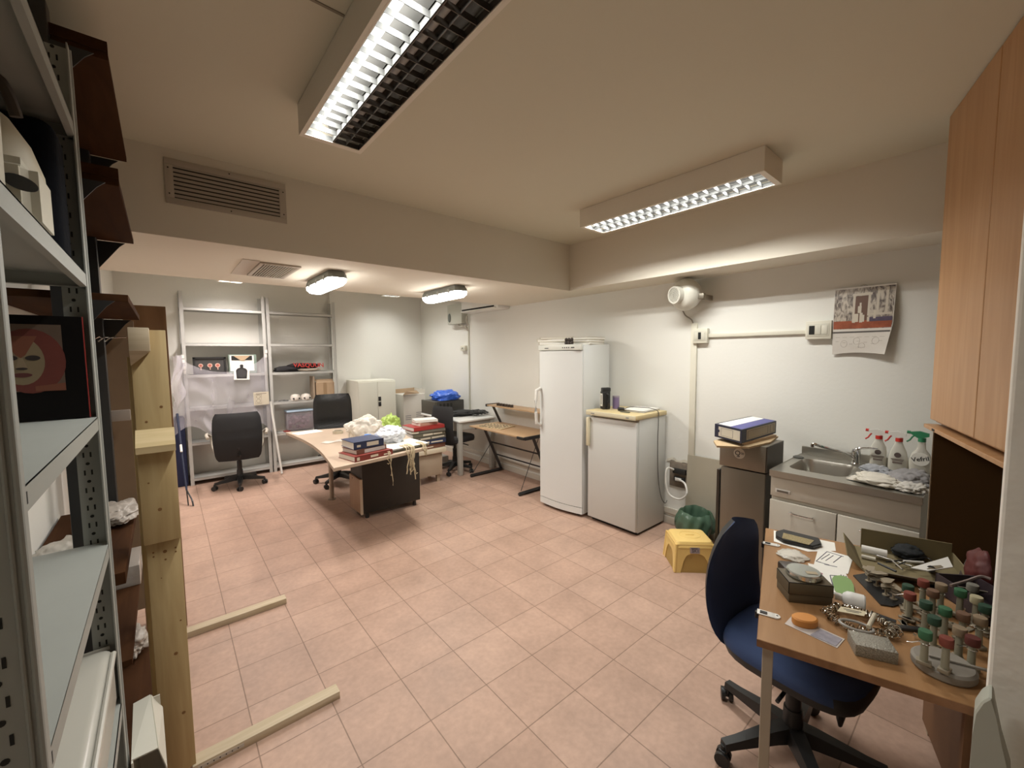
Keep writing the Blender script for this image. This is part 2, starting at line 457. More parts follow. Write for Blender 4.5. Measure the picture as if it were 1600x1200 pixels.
# ------------------------------------------------------------------ grilles
GRF = mat('grille_frame', (.46, .41, .34), .5)
GRS = mat('grille_slat', (.42, .37, .31), .5)
t = thing('wall_grille', 'large rectangular air grille with horizontal slats on the bulkhead face', 'air grille', (.36, BY0, 2.50))
x0, x1, z0, z1 = .06, .62, 2.395, 2.625; y = BY0
g = G()
g.box(x0, x1, y-.008, y, z1-.032, z1, .002); g.box(x0, x1, y-.008, y, z0, z0+.032, .002)
g.box(x0, x0+.035, y-.008, y, z0+.0322, z1-.0322, .001); g.box(x1-.035, x1, y-.008, y, z0+.0322, z1-.0322, .001)
obj('frame', g, GRF, t)
g = G(); g.box(x0+.03, x1-.03, y-.002, y-.0005, z0+.03, z1-.03); obj('backing', g, HOLE, t)
for i in range(8):
    z = z0+.042+i*.0215
    g = G(); g.prism([(x0+.034, y-.004, z+.010), (x0+.034, y-.0065, z-.004), (x0+.034, y-.0055, z-.005), (x0+.034, y-.003, z+.009)], (x1-x0-.068, 0, 0))
    obj('slat', g, GRS, t, smooth=0)
for xx, zz in ((x0+.015, z1-.05), (x0+.015, z0+.05), (x1-.015, z1-.05), (x1-.015, z0+.05), ((x0+x1)/2, z1-.014), ((x0+x1)/2, z0+.014)):
    g = G(); g.cyl((xx, y-.010, zz), (xx, y-.007, zz), .0035, seg=10); obj('screw', g, HOLE, t)

t = thing('ceiling_vent', 'square slatted vent in the underside of the bulkhead beside the left bulkhead lamp', 'air vent', (.655, 3.45, HS))
x0, x1, y0, y1 = .53, .78, 3.20, 3.76
g = G(); g.box(x0-.10, x0-.002, y0-.02, y1+.03, HS-.004, HS-.0005); obj('patch_panel', g, mat('vent_patch', (.58, .52, .45), .8), t, smooth=0)
g = G(); z = HS
g.box(x0, x1, y0, y0+.03, z-.012, z, .002); g.box(x0, x1, y1-.03, y1, z-.012, z, .002)
g.box(x0, x0+.025, y0+.0302, y1-.0302, z-.012, z, .001); g.box(x1-.025, x1, y0+.0302, y1-.0302, z-.012, z, .001)
obj('frame', g, GRF, t)
g = G(); g.box(x0+.02, x1-.02, y0+.02, y1-.02, z-.002, z-.0005); obj('backing', g, HOLE, t)
for i in range(12):
    x = x0+.035+i*.0165
    g = G(); g.box(x, x+.007, y0+.03, y1-.03, z-.011, z-.003); obj('slat', g, GRF, t, smooth=0)

# ================================================================== METAL SHELVING
def shelving(label, x0, x1, y0, y1, h, levels, holes=False, pw=.04, group=None, axis='x', flange=.03):
    """open steel shelving; posts are L profiles"""
    t = thing('metal_shelving', label, 'shelving', ((x0+x1)/2, (y0+y1)/2, 0), 0, group)
    th = .003
    for cx, sx in ((x0, 1), (x1, -1)):
        for cy, sy in ((y0, 1), (y1, -1)):
            g = G()
            a, b = (pw, flange) if axis == 'x' else (flange, pw)
            g.box(cx, cx+sx*a, cy, cy+sy*th, 0, h); g.box(cx, cx+sx*th, cy, cy+sy*b, 0, h)
            if axis == 'y':   # returned lip on the aisle side
                g.box(cx, cx+sx*.004, cy-sy*.0, cy+sy*.012, 0, h)
            if holes:
                g.m(1)
                n = int(h/.05)
                for i in range(n):
                    z = .03+i*.05
                    xa = cx+sx*(pw*.30); xb = cx+sx*(pw*.62); xm = (xa+xb)/2
                    yy = cy - .0006 if sy > 0 else cy - th - .0006
                    for xx in (xa, xb): g.box(xx-.0022, xx+.0022, yy, yy+.0005, z-.006, z+.006)
                    g.box(xm-.004, xm+.004, yy, yy+.0005, z+.0225, z+.0275)
                g.m(0)
            obj('post', g, [GREYM, HOLE], t, smooth=0)
    for z in levels:
        g = G(); e = .0035
        X0, X1, Y0, Y1 = x0+e, x1-e, y0+e, y1-e
        g.box(X0, X1, Y0, Y1, z-.003, z)
        g.box(X0, X1, Y0, Y0+.002, z-.032, z); g.box(X0, X1, Y1-.002, Y1, z-.032, z)
        g.box(X0, X0+.002, Y0, Y1, z-.032, z); g.box(X1-.002, X1, Y0, Y1, z-.032, z)
        g.box(X0, X1, Y0, Y0+.012, z-.034, z-.032); g.box(X0, X1, Y1-.012, Y1, z-.034, z-.032)
        g.box(X1-.012, X1, Y0, Y1, z-.034, z-.032)
        if holes:
            g.m(1)
            for yy in (y0+.018, y1-.018):
                g.box(X1+.0001, X1+.0006, yy-.003, yy+.003, z-.024, z-.010); g.m(1)
            g.m(0)
        obj('shelf', g, [GREYM, HOLE], t, smooth=0)
    return t
LV = (2.20, 1.765, 1.375, .965, .53, .085)
shelving('grey open metal shelving, left bay on the back wall, hung with clear plastic sheet', .185, 1.085, 6.40, 6.68, 2.39, LV, group='grey shelving on the back wall')
shelving('grey open metal shelving, right bay on the back wall, with cardboard box and clothes', 1.095, 1.985, 6.40, 6.62, 2.38, LV, group='grey shelving on the back wall')
g = G()
near = thing('metal_shelving', 'grey perforated metal shelving right beside the camera at the left edge', 'shelving', (-.26, 1.2, 0))
def near_shelf(t):
    x1, x0, y0, y1, h = -.143, -.378, .765, 1.63, 2.41
    for cy, sy in ((y0, 1), (y1, -1)):
        for cx, sx in ((x1, -1), (x0, 1)):
            g = G(); th = .003
            w_ = .052
            g.box(cx, cx+sx*w_, cy, cy+sy*th, 0, h)
            g.box(cx, cx+sx*th, cy-.0 if sy > 0 else cy, cy+sy*.036, 0, h)
            # rounded lips on the front edge (both sides of the post read as two ridges)
            g.cyl((cx, cy, 0), (cx, cy, h), .0035, seg=8)
            if sx < 0 and sy > 0: g.cyl((cx-.009, cy-.001, 0), (cx-.009, cy-.001, h), .0025, seg=8)
            g.m(1); n = int(h/.05)
            for i in range(n):
                z = .03+i*.05; yy = cy-.0008 if sy > 0 else cy-th-.0008
                xa = cx+sx*.024; xb = cx+sx*.038; xm = (xa+xb)/2
                for xx in (xa, xb): g.box(xx-.0018, xx+.0018, yy, yy+.0006, z-.007, z+.007)
                g.cyl((xm, yy, z+.025), (xm, yy+.0006, z+.025), .0042, seg=10)
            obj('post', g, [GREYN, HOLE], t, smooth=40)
    for z in (2.215, 1.825, 1.437, 1.075, .60, .10):
        g = G(); e = .004
        X0, X1, Y0, Y1 = x0+e, x1-.001, y0+e, y1-e
        g.box(X0, X1, Y0, Y1, z-.003, z, 0)
        g.box(X1-.002, X1, Y0, Y1, z-.034, z); g.box(X0, X0+.002, Y0, Y1, z-.034, z)
        g.box(X0, X1, Y0, Y0+.002, z-.034, z); g.box(X0, X1, Y1-.002, Y1, z-.034, z)
        g.box(X1-.014, X1, Y0, Y1, z-.036, z-.034); g.box(X0, X1, Y1-.014, Y1, z-.036, z-.034)
        g.m(1)
        for yy in (y0+.02, y0+.042): g.box(X1, X1+.0006, yy-.003, yy+.003, z-.026, z-.010)
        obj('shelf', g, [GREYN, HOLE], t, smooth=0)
near_shelf(near)

# ================================================================== BROWN BRACKET SHELVING behind it
t = thing('bracket_shelving', 'dark brown veneer shelves on black slotted uprights behind the grey shelving', 'shelving', (-.22, 2.2, 0))
for py in (1.80, 2.64):
    g = G(); g.box(-.235, -.195, py-.03, py+.03, 0, 2.60, .002)
    obj('upright', g, BLACKM, t, smooth=0)
for z, x1, th in ((2.50, -.076, .022), (2.13, -.073, .022), (1.775, -.072, .022), (.86, -.13, .04), (.58, -.13, .02), (.22, -.10, .02)):
    g = G(); g.box(XL+.01, x1, 1.80 if z > 1.7 else 1.815, 2.66, z, z+th, .001)
    s = obj('shelf', g, BROWN, t, smooth=0)
    for py in (1.805 if z < 1.7 else 1.78, 2.665):
        g = G()
        g.prism([(-.20, py, z-.001), (x1-.03, py, z-.001), (x1-.05, py, z-.02), (-.20, py, z-.13)], (0, .005, 0))
        obj('bracket', g, BLACKM, s, smooth=0)
    if z > 2.0:
        g = G(); g.box(-.36, x1, 1.795, 1.81, z+th, z+th+.03); obj('end_lip', g, BROWN, s, smooth=0)
g = G(); g.box(-.25, -.13, 2.66, 2.69, 1.30, 1.35, .002); obj('crossbar', g, mat('crossbar_grey', (.30, .25, .21), .6), t)
# tall brown panels
single('leaning_board', (lambda g: (g.box(-.15, .030, 3.05, 3.25, 0, 1.882, .002), g)[1])(G()), [MDF], 'tall orange-brown wooden cupboard side standing behind the pine trestle', 'panel', smooth=0)
single('leaning_board', (lambda g: (g.box(-.36, -.10, 2.80, 2.82, .3, 1.78, .002), g)[1])(G()), [mat('hardboard', (.20, .13, .075), .8, var=.1)], 'brown hardboard panel between the brown shelving and the pine trestle', 'panel', smooth=0)

# ================================================================== PINE TRESTLE
t = thing('timber_trestle', 'raw pine trestle with tall upright and two floor planks, left foreground', 'timber stand', (0, 1.95, 0))
def knots(g, pts):
    g.m(1)
    for x, z, r_, y in pts: g.cyl((x, y, z), (x, y+.0008, z), r_, seg=10)
    g.m(0)
KN = mat('pine_knot', (.22, .11, .035), .7)
g = G(); g.box(-.083, .014, 1.948, 1.975, .93, 1.695, .0015)
knots(g, [(-.012, 1.42, .005, 1.9474), (-.055, 1.37, .004, 1.9474), (-.02, 1.13, .003, 1.9474), (-.018, 1.0, .006, 1.9474)])
obj('upper_board', g, [PINE, KN], t)
g = G(); g.box(-.095, -.062, 1.976, 2.02, .0, 1.60, .0015); obj('rear_post', g, PINE, t)
g = G(); g.box(-.080, .016, 1.925, 1.947, .03, .94, .0015)
knots(g, [(-.03, .895, .006, 1.9244), (-.062, .90, .003, 1.9244), (-.062, .885, .003, 1.9244), (.0, .90, .003, 1.9244), (.0, .885, .003, 1.9244), (-.03, .865, .0035, 1.9244), (-.02, .50, .006, 1.9244), (-.01, .26, .006, 1.9244), (-.045, .80, .002, 1.9244), (.0, .62, .003, 1.9244)])
obj('lower_board', g, [PINE, KN], t)
g = G(); g.prism([(-.086, 1.9472, 1.343), (-.086, 1.868, 1.293), (-.086, 1.868, 1.270), (-.086, 1.9472, 1.2845)], (.106, 0, 0)); obj('ledge', g, wood('pine_ledge', (.50, .38, .19), (.62, .49, .28), (.8, 9, 9), .6), t)
g = G(); g.box(-.084, .018, 1.900, 1.947, .94, 1.284, .0015)
knots(g, [(-.06, 1.16, .003, 1.8994), (-.035, 1.06, .006, 1.8994)])
obj('front_board', g, [PINE, KN], t)
g = G(); g.box(-.084, -.030, 1.895, 1.947, 1.62, 1.70, .0015); g.prism([(-.084, 1.895, 1.62), (-.030, 1.895, 1.62), (-.084, 1.93, 1.57)], (0, .02, 0)); obj('top_block', g, PINEX, t)
g = G(); g.box(.004, .55, 1.915, 1.975, 0, .035, .002)
nf = obj('near_foot', g, [PINEX, KN], t)
g = G(); g.box(.02, .17, 1.9135, 1.9148, .012, .026); g.m(1); [g.cyl((.03+.02*k, 1.9128, .019), (.03+.02*k, 1.9134, .019), .0025, seg=8) for k in range(7)]; obj('steel_strip', g, [mat('strip_steel', (.55, .53, .48), .4, metal=.5), HOLE], nf, smooth=0)
g = G(); g.box(-.06, .53, 2.905, 2.965, 0, .035, .002); obj('far_foot', g, [PINEX, KN], t)
g = G(); g.box(-.085, -.045, 1.975, 2.96, .036, .075, .002); obj('side_rail', g, PINEX, t)
g = G(); g.tube([(-.125, 1.93, 1.665)]+[(-.125-.004*k+.01*math.cos(k*1.5), 1.93+.006*math.sin(k*1.5), 1.66-.0+.009*math.sin(k*1.5+1)) for k in range(12)], .002, 6)
g.cyl((-.12, 1.93, 1.665), (-.09, 1.93, 1.668), .002, seg=8)
obj('coiled_wire', g, CHROME, t)

# ================================================================== OFFICE CHAIRS
def office_chair(label, loc, rz, back_w=.50, back_z=(.36, .95), seat_z=.46, arms=None, style='leather', leg_r=.29, a0=18, lean=.06, cover=LEATH, group=None, headseam=True):
    """local frame: sitter faces +Y"""
    t = thing('office_chair', label, 'chair', loc, rz, group)
    o = lambda n, g, m, p=t, s=50: obj(n, g, m, p, world=False, smooth=s)
    # five-star base
    for k in range(5):
        a = R(a0+72*k); c, s = math.cos(a), math.sin(a)
        g = G()
        M = Matrix.Rotation(a, 4, 'Z')
        g.prism([(.02, -.030, .085), (leg_r-.01, -.018, .062), (leg_r, -.014, .066), (leg_r, -.014, .088), (leg_r-.03, -.017, .096), (.02, -.032, .135)], (0, .0, 0)) if False else None
        # tapered arm as a loft of rectangles
        secs = [(.0, .034, .075, .14), (.08, .030, .078, .130), (leg_r*.8, .021, .068, .098), (leg_r, .019, .064, .090)]
        rings = [[g.bm.verts.new(M @ Vector((x, sy*hw, z))) for sy, z in ((-1, zl), (1, zl), (.8, zh), (-.8, zh))] for x, hw, zl, zh in secs]
        fs = [g.bm.faces.new(rings[0]), g.bm.faces.new(rings[-1][::-1])]
        for A, B in zip(rings, rings[1:]):
            for i in range(4): fs.append(g.bm.faces.new((A[i], A[(i+1) % 4], B[(i+1) % 4], B[i])))
        leg = o('base_arm', g, BLACK, t, 30)
        g = G()
        cx, cy = c*leg_r, s*leg_r
        g.cyl((cx, cy, .05), (cx, cy, .075), .010, seg=10)
        ax = Vector((-s, c, 0))*.5+Vector((c, s, 0))*.5; ax.normalize()
        p = Vector((cx, cy, .027))
        g.cyl(p-ax*.024, p-ax*.008, .027, seg=16); g.cyl(p+ax*.008, p+ax*.024, .027, seg=16); g.cyl(p-ax*.01, p+ax*.01, .012, seg=10)
        g.box(cx-.014, cx+.014, cy-.014, cy+.014, .035, .058, .004)
        o('caster', g, BLACK, leg)
    g = G(); g.cyl((0, 0, .08), (0, 0, .20), .038, .032); g.cyl((0, 0, .20), (0, 0, .31), .027); g.cyl((0, 0, .31), (0, 0, seat_z-.05), .016)
    o('gas_column', g, BLACK)
    g = G(); g.box(-.09, .09, -.11, .10, seat_z-.085, seat_z-.045, .01)
    g.tube([(.05, .02, seat_z-.07), (.18, .03, seat_z-.085), (.23, .03, seat_z-.09)], .007, 8)
    o('mechanism', g, BLACKM)
    if style == 'task':
        g = G(); g.cyl((.0, .10, seat_z-.10), (0, .135, seat_z-.10), .035, seg=14); g.cyl((0, .15, seat_z-.10), (0, .15, seat_z-.16), .006)
        g.lathe([(0, -.06), (.012, -.055), (.026, -.02), (.018, 0), (0, .004)], (0, .15, seat_z-.16), 10, sx=1, sy=.5)
        o('tension_knob', g, BLACK)
    # seat cushion: rounded superellipse
    def cushion(hw, hd, z0, z1, cy=0, n=28, p=3.2, droop=.02):
        g = G(); rings = []
        for k, (sc, z) in enumerate(((.82, z0), (.96, z0+.006), (1.0, (z0+z1)/2), (.97, z1-.012), (.86, z1), (.4, z1-.006), (0, z1-.010))):
            if sc == 0: rings.append([g.bm.verts.new((0, cy, z))]); continue
            ring = []
            for i in range(n):
                a = 2*math.pi*i/n; ca, sa = math.cos(a), math.sin(a)
                x = hw*sc*math.copysign(abs(ca)**(2/p), ca); y = hd*sc*math.copysign(abs(sa)**(2/p), sa)
                ring.append(g.bm.verts.new((x, y+cy, z - droop*max(0, y/hd)**3)))
            rings.append(ring)
        g.bm.faces.new(rings[0][::-1])
        for A, B in zip(rings, rings[1:]):
            for i in range(n):
                if len(B) == 1: g.bm.faces.new((A[i], A[(i+1) % n], B[0]))
                else: g.bm.faces.new((A[i], A[(i+1) % n], B[(i+1) % n], B[i]))
        return g
    ct = cushion(.24, .235, seat_z-.045, seat_z+.045 if style != 'task' else seat_z+.03, .01)
    if style == 'task':
        for f in ct.bm.faces:
            if max(v.co.z for v in f.verts) < seat_z+.012: f.material_index = 1
    o('seat', ct, [cover, BLACK] if style == 'task' else cover, t, 60)
    # backrest
    z0, z1 = back_z; n, m = 18, 16
    hw = back_w/2
    def back(front):
        def f(u, v):
            z = z0+(z1-z0)*v; x = (u-.5)*2
            if style == 'task':
                wd = hw*(.92+.10*math.sin(math.pi*v))*max(.02, 1-abs(2*v-1)**3.4)**.42
                cur = .035*x*x*0.9
            else:
                wd = hw*(.90+.10*math.sin(math.pi*v*.9))*(1-.10*max(0, (v-.86)/.14)**2)*(1-.10*max(0, (.12-v)/.12)**2)
                cur = .045*x*x
            y = -.215 - lean*v - .03*math.sin(v*math.pi*1.2) + cur
            ed = (1-abs(x)**4)*(1-abs(2*v-1)**6)
            th = (.018 if style == 'task' else .030)*max(0, ed)**.5
            if front and headseam and style != 'task':
                th *= 1-.55*math.exp(-((v-.42)/.03)**2)-.5*math.exp(-((v-.96)/.04)**2)
            if style != 'task' and not front: th *= .6*(1-.5*math.exp(-((v-.55)/.02)**2))
            return (x*wd, y+(th if front else -th), z)
        return f
    g = G(); g.grid(n, m, back(True)); g.m(1 if style == 'task' else 0); g.grid(n, m, back(False))
    bmesh.ops.remove_doubles(g.bm, verts=g.bm.verts, dist=.0015)
    o('backrest', g, cover if style != 'task' else [cover, BLACK], t, 70)
    g = G()
    g.tube([(0, -.06, seat_z-.07), (0, -.22, seat_z-.065), (0, -.265, seat_z-.02), (0, -.262, z0+.16)], .02, 8, flat=.4)
    o('back_bar', g, BLACK)
    if arms:
        for sx in (-1, 1):
            g = G()
            g.tube([(sx*.29, -.18, seat_z+.20), (sx*.31, -.05, seat_z+.215), (sx*.31, .10, seat_z+.21), (sx*.275, .16, seat_z+.17), (sx*.26, .12, seat_z+.05), (sx*.22, .02, seat_z-.05)], .017, 10)
            ar = o('armrest', g, arms)
    return t
CREAMV = mat('taped_cream_vinyl', (.42, .38, .31), .7, var=.35, vs=30)
office_chair('black office chair seen from behind in front of the plastic-draped shelves', (.66, 6.02, 0), R(-6), .50, (.36, .93), .45, arms=CREAMV, a0=-20, cover=mat('black_fabric_back', (.012, .012, .013), .75), group='black office chairs', lean=.03, leg_r=.27)
office_chair('black leather office chair facing forward behind the main desk', (1.62, 5.32, 0), R(172), .47, (.45, 1.10), .47, a0=50, group='black office chairs', lean=.08, leg_r=.27)
office_chair('black office chair turned sideways at the white desk with the dark television', (3.00, 4.78, 0), R(-78), .42, (.40, .92), .47, a0=10, cover=mat('black_fabric', (.014, .014, .015), .7), group='black office chairs', lean=.05, leg_r=.27, headseam=False)

# ================================================================== MAIN DESK
DESKTOP = mat('worn_desk_laminate', (.52, .41, .31), .42, var=.10, vs=5)
DESKEDGE = mat('desk_edge', (.40, .33, .25), .5)
t = thing('office_desk', 'large pale wooden desk with bowed edge and black side cabinet, mid room', 'desk', (1.5, 4.2, 0))
zt = .73
A, B, Cc, D = Vector((.965, 3.29, 0)), Vector((1.86, 3.44, 0)), Vector((2.12, 4.95, 0)), Vector((1.03, 5.22, 0))
poly = [A]+[B]+[Cc]
for k in range(0, 13):
    u = k/12; p = D.lerp(A, u) ; p.x += .075*math.sin(math.pi*u); poly.append(p) if 0 < k < 12 else (poly.append(D.copy()) if k == 0 else None)
g = G(); g.prism([(p.x, p.y, zt-.03) for p in poly], (0, 0, .03))
bmesh.ops.bevel(g.bm, geom=list(g.bm.edges), offset=.003, segments=1, affect='EDGES')
obj('desktop', g, DESKTOP, t, smooth=20)
g = G(); g.cyl((1.36, 4.73, 0), (1.36, 4.73, .70), .024, seg=20); g.cyl((1.36, 4.73, 0), (1.36, 4.73, .012), .04); obj('leg', g, mat('leg_painted', (.34, .27, .21), .5), t)
g = G(); g.cyl((1.95, 4.83, 0), (1.95, 4.83, .70), .024, seg=20); obj('leg', g, mat('leg_painted', (.34, .27, .21), .5), t)
PB = mat('pedestal_black', (.022, .018, .014), .55)
g = G(); g.box(1.41, 2.02, 3.92, 4.24, .06, .70, .003); ped = obj('side_cabinet', g, PB, t)
g = G(); g.box(1.388, 1.409, 3.925, 4.22, .06, .40, .002); d = obj('drawer_front', g, wood('drawer_veneer', (.27, .17, .11), (.33, .215, .14), (6, 6, 1)), ped)
g = G(); g.box(1.386, 1.41, 3.917, 3.924, .055, .40); obj('edge_strip', g, mat('edge_strip_cream', (.62, .52, .40), .6), d)
g = G(); g.cyl((1.386, 4.13, .375), (1.390, 4.13, .375), .006, seg=10); obj('lock', g, BLACKM, d)
for x, y in ((1.46, 3.96), (1.46, 4.2), (1.97, 3.96), (1.97, 4.2)):
    g = G(); g.cyl((x, y, 0), (x, y, .06), .018, seg=12); obj('foot', g, BLACKM, ped)

def book(g, x0, x1, y0, y1, z0, z1, rz=0, spine='y0'):
    pass
def make_book(name, label, cx, cy, z, w_, d_, h, rz, cover, group=None, cat='book', stripe=None):
    """w_ = length of the spine (local X), d_ = page depth (local Y); spine on local -Y"""
    t = thing(name, label, cat, (cx, cy, z), rz, group)
    g = G(); c = min(.004, h*.2)
    g.box(-w_/2, w_/2, -d_/2, d_/2, 0, c); g.box(-w_/2, w_/2, -d_/2, d_/2, h-c, h); g.box(-w_/2, w_/2, -d_/2, -d_/2+c, 0, h)
    obj('cover', g, cover, t, world=False, smooth=0)
    g = G(); g.box(-w_/2+.004, w_/2-.004, -d_/2+c, d_/2-.005, c, h-c); obj('pages', g, PAPER, t, world=False, smooth=0)
    if stripe:
        for a, b, zz0, zz1 in stripe[1]:
            g = G(); g.box(-w_/2+a*w_, -w_/2+b*w_, -d_/2-.0006, -d_/2, h*zz0, h*zz1)
            obj('spine_label', g, stripe[0], t, world=False, smooth=0)
    return t
DRED = mat('book_dark_red', (.22, .035, .025), .5); BLUEB = mat('book_navy', (.026, .038, .09), .4)
GREYB = mat('book_grey', (.16, .15, .12), .5); CREAM = mat('print_cream', (.66, .60, .48), .6); REDB = mat('book_red', (.38, .035, .03), .5)
OLIVE = mat('book_olive', (.14, .13, .09), .5); BRNB = mat('book_brown', (.17, .07, .045), .5)
# game box / boxes at the near edge of the desk
pb = at(572, 728, Z=zt)
tb = make_book('boxed_book', 'dark red boxed book lying lowest at the near left corner of the desk', 1.30, 3.50, zt, .36, .26, .045, R(11), DRED, cat='book', stripe=(CREAM, [(.05, .12, .2, .8), (.4, .6, .3, .7), (.75, .95, .2, .45)]))
make_book('boxed_book', 'brown book between the dark red boxed book and the navy box on the desk', 1.30, 3.53, zt+.046, .29, .22, .038, R(13), BRNB, stripe=(mat('plastic_wrap', (.6, .58, .55), .2), [(.25, .95, .1, .9)]))
make_book('boxed_book', 'navy blue box topmost of the pile at the near left corner of the desk', 1.29, 3.545, zt+.085, .27, .24, .062, R(6), BLUEB, cat='box', stripe=(CREAM, [(.42, .82, .25, .8), (.1, .22, .3, .6)]))
# masking-tape ring dish
g = G(); c = at(528, 677, Z=zt); g.lathe([(.045, 0), (.055, 0), (.055, .03), (.045, .03), (.045, 0)], (c.x, c.y, zt+.0005), 28)
single('tape_roll', g, mat('tape_beige', (.50, .44, .33), .5), 'roll of beige tape lying on the pale desk beside the clear bag', 'tape')
c = at(517, 677, Z=zt)
g = G(); p = at(476, 676, Z=zt); g.box(-.14, .14, -.09, .09, 0, .0012, 0, Matrix.Translation((p.x+.03, p.y, zt+.0005)) @ Matrix.Rotation(R(10), 4, 'Z'))
single('paper_sheet', g, PAPER, 'blank white sheet at the far left corner of the pale desk', 'paper', smooth=0)
g = G(); p = at(520, 690, Z=zt)
for k in range(5):
    q = Vector((p.x+random.Random(k).uniform(-.08, .08), p.y+random.Random(k+9).uniform(-.1, .1), zt+.001+k*.0012))
    g.box(-.05, .05, -.03, .03, 0, .001, 0, Matrix.Translation(q) @ Matrix.Rotation(k*.9, 4, 'Z'))
single('paper_scraps', g, film('clear_scrap', (.85, .8, .72), .45), 'translucent plastic scraps on the pale desk left of the navy box', 'plastic scraps')['kind'] = 'stuff'
# bags
CLEARBAG = film('clear_bag', (.80, .76, .68), .36, .15)
def bag(label, c, size, m, seed, sub=5, cat='plastic bag', floor=None, name='plastic_bag', amp=.4, fr=2.4):
    g = G(); g.blob(c, size, seed, amp, fr, sub, floor=floor if floor is not None else zt+.001)
    return single(name, g, m, label, cat, smooth=80)
c = at(572, 664, Y=4.35)
o = bag('clear plastic bag full of pale things behind the navy box on the desk', (1.52, 4.12, zt+.12), (.17, .15, .15), [CLEARBAG], 3)
g = G(); g.blob((1.50, 4.12, zt+.08), (.13, .10, .08), 8, .3, 3, 4, floor=zt+.001); single('pale_packing', g, mat('pale_filling', (.66, .60, .50), .8, var=.2, vs=25), 'pale crumpled packing inside the clear bag on the desk', 'packing')
bag('lime green plastic bag standing behind the white knotted bag on the desk', (1.84, 4.20, zt+.10), (.10, .10, .14), [mat('lime_plastic', (.42, .58, .12), .35, trans=.2)], 5, amp=.45)
bag('blue crumpled plastic bag between the navy box and the white bag', (1.44, 3.80, zt+.075), (.055, .05, .055), [mat('blue_plastic', (.06, .22, .62), .35)], 6, amp=.3)
bag('white plastic bag with pale contents on the papers at the front of the desk', (1.66, 3.78, zt+.10), (.13, .12, .085), [mat('white_bag', (.66, .68, .72), .3, var=.12, vs=20)], 9, amp=.42, fr=3.0, floor=zt+.03)
# folder with papers and hanging cords
g = G(); M = Matrix.Translation((1.66, 3.62, zt)) @ Matrix.Rotation(R(9), 4, 'Z')
for k in range(7):
    M2 = M @ Matrix.Translation(((k % 3-1)*.008, (k % 2)*.01, .002+k*.003)) @ Matrix.Rotation(R((k*37 % 7)-3), 4, 'Z')
    g.m(0 if k % 3 else 1); g.box(-.24, .22, -.165, .16, 0, .0022, 0, M2)
single('paper_stack', g, [mat('folder_olive', (.28, .25, .17), .7), mat('folder_dark', (.10, .09, .07), .7)], 'stack of worn olive folders at the near right corner of the desk', 'folders', smooth=0)
g = G(); g.box(-.19, .23, -.15, .15, .024, .027, 0, M @ Matrix.Rotation(R(-4), 4, 'Z')); g.box(-.12, .22, -.13, .13, .0275, .0288, 0, M @ Matrix.Rotation(R(5), 4, 'Z'))
single('paper_sheet', g, PAPER, 'white papers on top of the worn folders under the white bag', 'paper', smooth=0)
CORD = mat('raffia', (.56, .47, .31), .8)
rnd = random.Random(4)
t = thing('cord_bundle', 'bundle of cream cords hanging over the near edge of the desk', 'cord', (1.66, 3.42, zt))
for k in range(16):
    x0 = (1.44+.02*rnd.random()) if k < 3 else (1.62+.10*rnd.random()) if k < 12 else 1.80+.04*rnd.random()
    y0 = 3.455+(x0-1.44)*.17
    ye = 3.375+(x0-1.4)*.16
    L = rnd.uniform(.10, .30) if k % 2 else rnd.uniform(.05, .2)
    if k > 11: L *= .4
    zz = zt+.034
    pts = [(x0, y0+.05, zz), (x0+.01, y0, zz), (x0+.005, ye-.004, zz-.004), (x0, ye-.018, zz-.04)]
    x = x0
    for j in range(6):
        x += rnd.uniform(-.012, .012); pts.append((x, ye-.018-rnd.uniform(0, .008), zz-.04-L*(j+1)/6))
    pts.append((x+rnd.uniform(-.02, .02), ye-.02, zz-.04-L+.01))
    g = G(); g.tube(pts, rnd.choice((.003, .004, .0055)), 6); obj('cord', g, CORD, t)

# ================================================================== BOOK PILE on cream box
g = G(); g.box(2.27, 2.62, 4.47, 4.80, 0.10, .385, .003); t = thing('storage_box', 'cream lidded storage box under the pile of thick books', 'box', (2.45, 4.63, 0))
obj('body', g, mat('box_tan', (.42, .33, .24), .7), t); g = G(); g.box(2.24, 2.66, 4.43, 4.84, .385, .435, .004); obj('lid', g, mat('box_cream', (.66, .58, .44), .6), t)
g = G(); [g.box(x-.02, x+.02, y-.02, y+.02, 0, .10) for x in (2.31, 2.58) for y in (4.52, 4.75)]; obj('foot', g, mat('box_tan', (.42, .33, .24), .7), t)
zz = .436
specs = [('brown thick book lowest in the pile on the cream box', .058, BRNB, .44, .30, 3, [(.1, .6, .3, .5)]),
         ('navy book with pale spine lettering in the pile, second from the bottom', .055, BLUEB, .46, .31, -2, [(.05, .15, .2, .8), (.2, .5, .3, .7), (.55, .9, .3, .6)]),
         ('grey book with cream spine title in the middle of the pile', .045, GREYB, .46, .30, 4, [(.2, .5, .3, .7), (.55, .95, .3, .7)]),
         ('olive book with cream spine lettering above the grey one in the pile', .045, OLIVE, .45, .30, 1, [(.3, .6, .25, .75), (.62, .9, .3, .7)]),
         ('dark grey slim book under the bright red one in the pile', .035, GREYB, .45, .31, -3, [(.0, .2, .2, .8)]),
         ('bright red book near the top of the pile', .045, REDB, .43, .30, 2, None),
         ('small tan book lying on the bright red book', .038, mat('book_tan', (.50, .30, .22), .6), .27, .19, 8, None),
         ('white paperback topmost of the pile on the cream box', .03, PAPER, .28, .20, -14, None)]
for k, (lb, h, cv, w_, d_, rz, st) in enumerate(specs):
    make_book('thick_book', lb, 2.46+(.02 if k > 5 else 0), 4.64, zz, w_, d_, h, R(rz), cv, 'books piled on the cream box', stripe=(CREAM, st) if st else None)
    zz += h+.0008
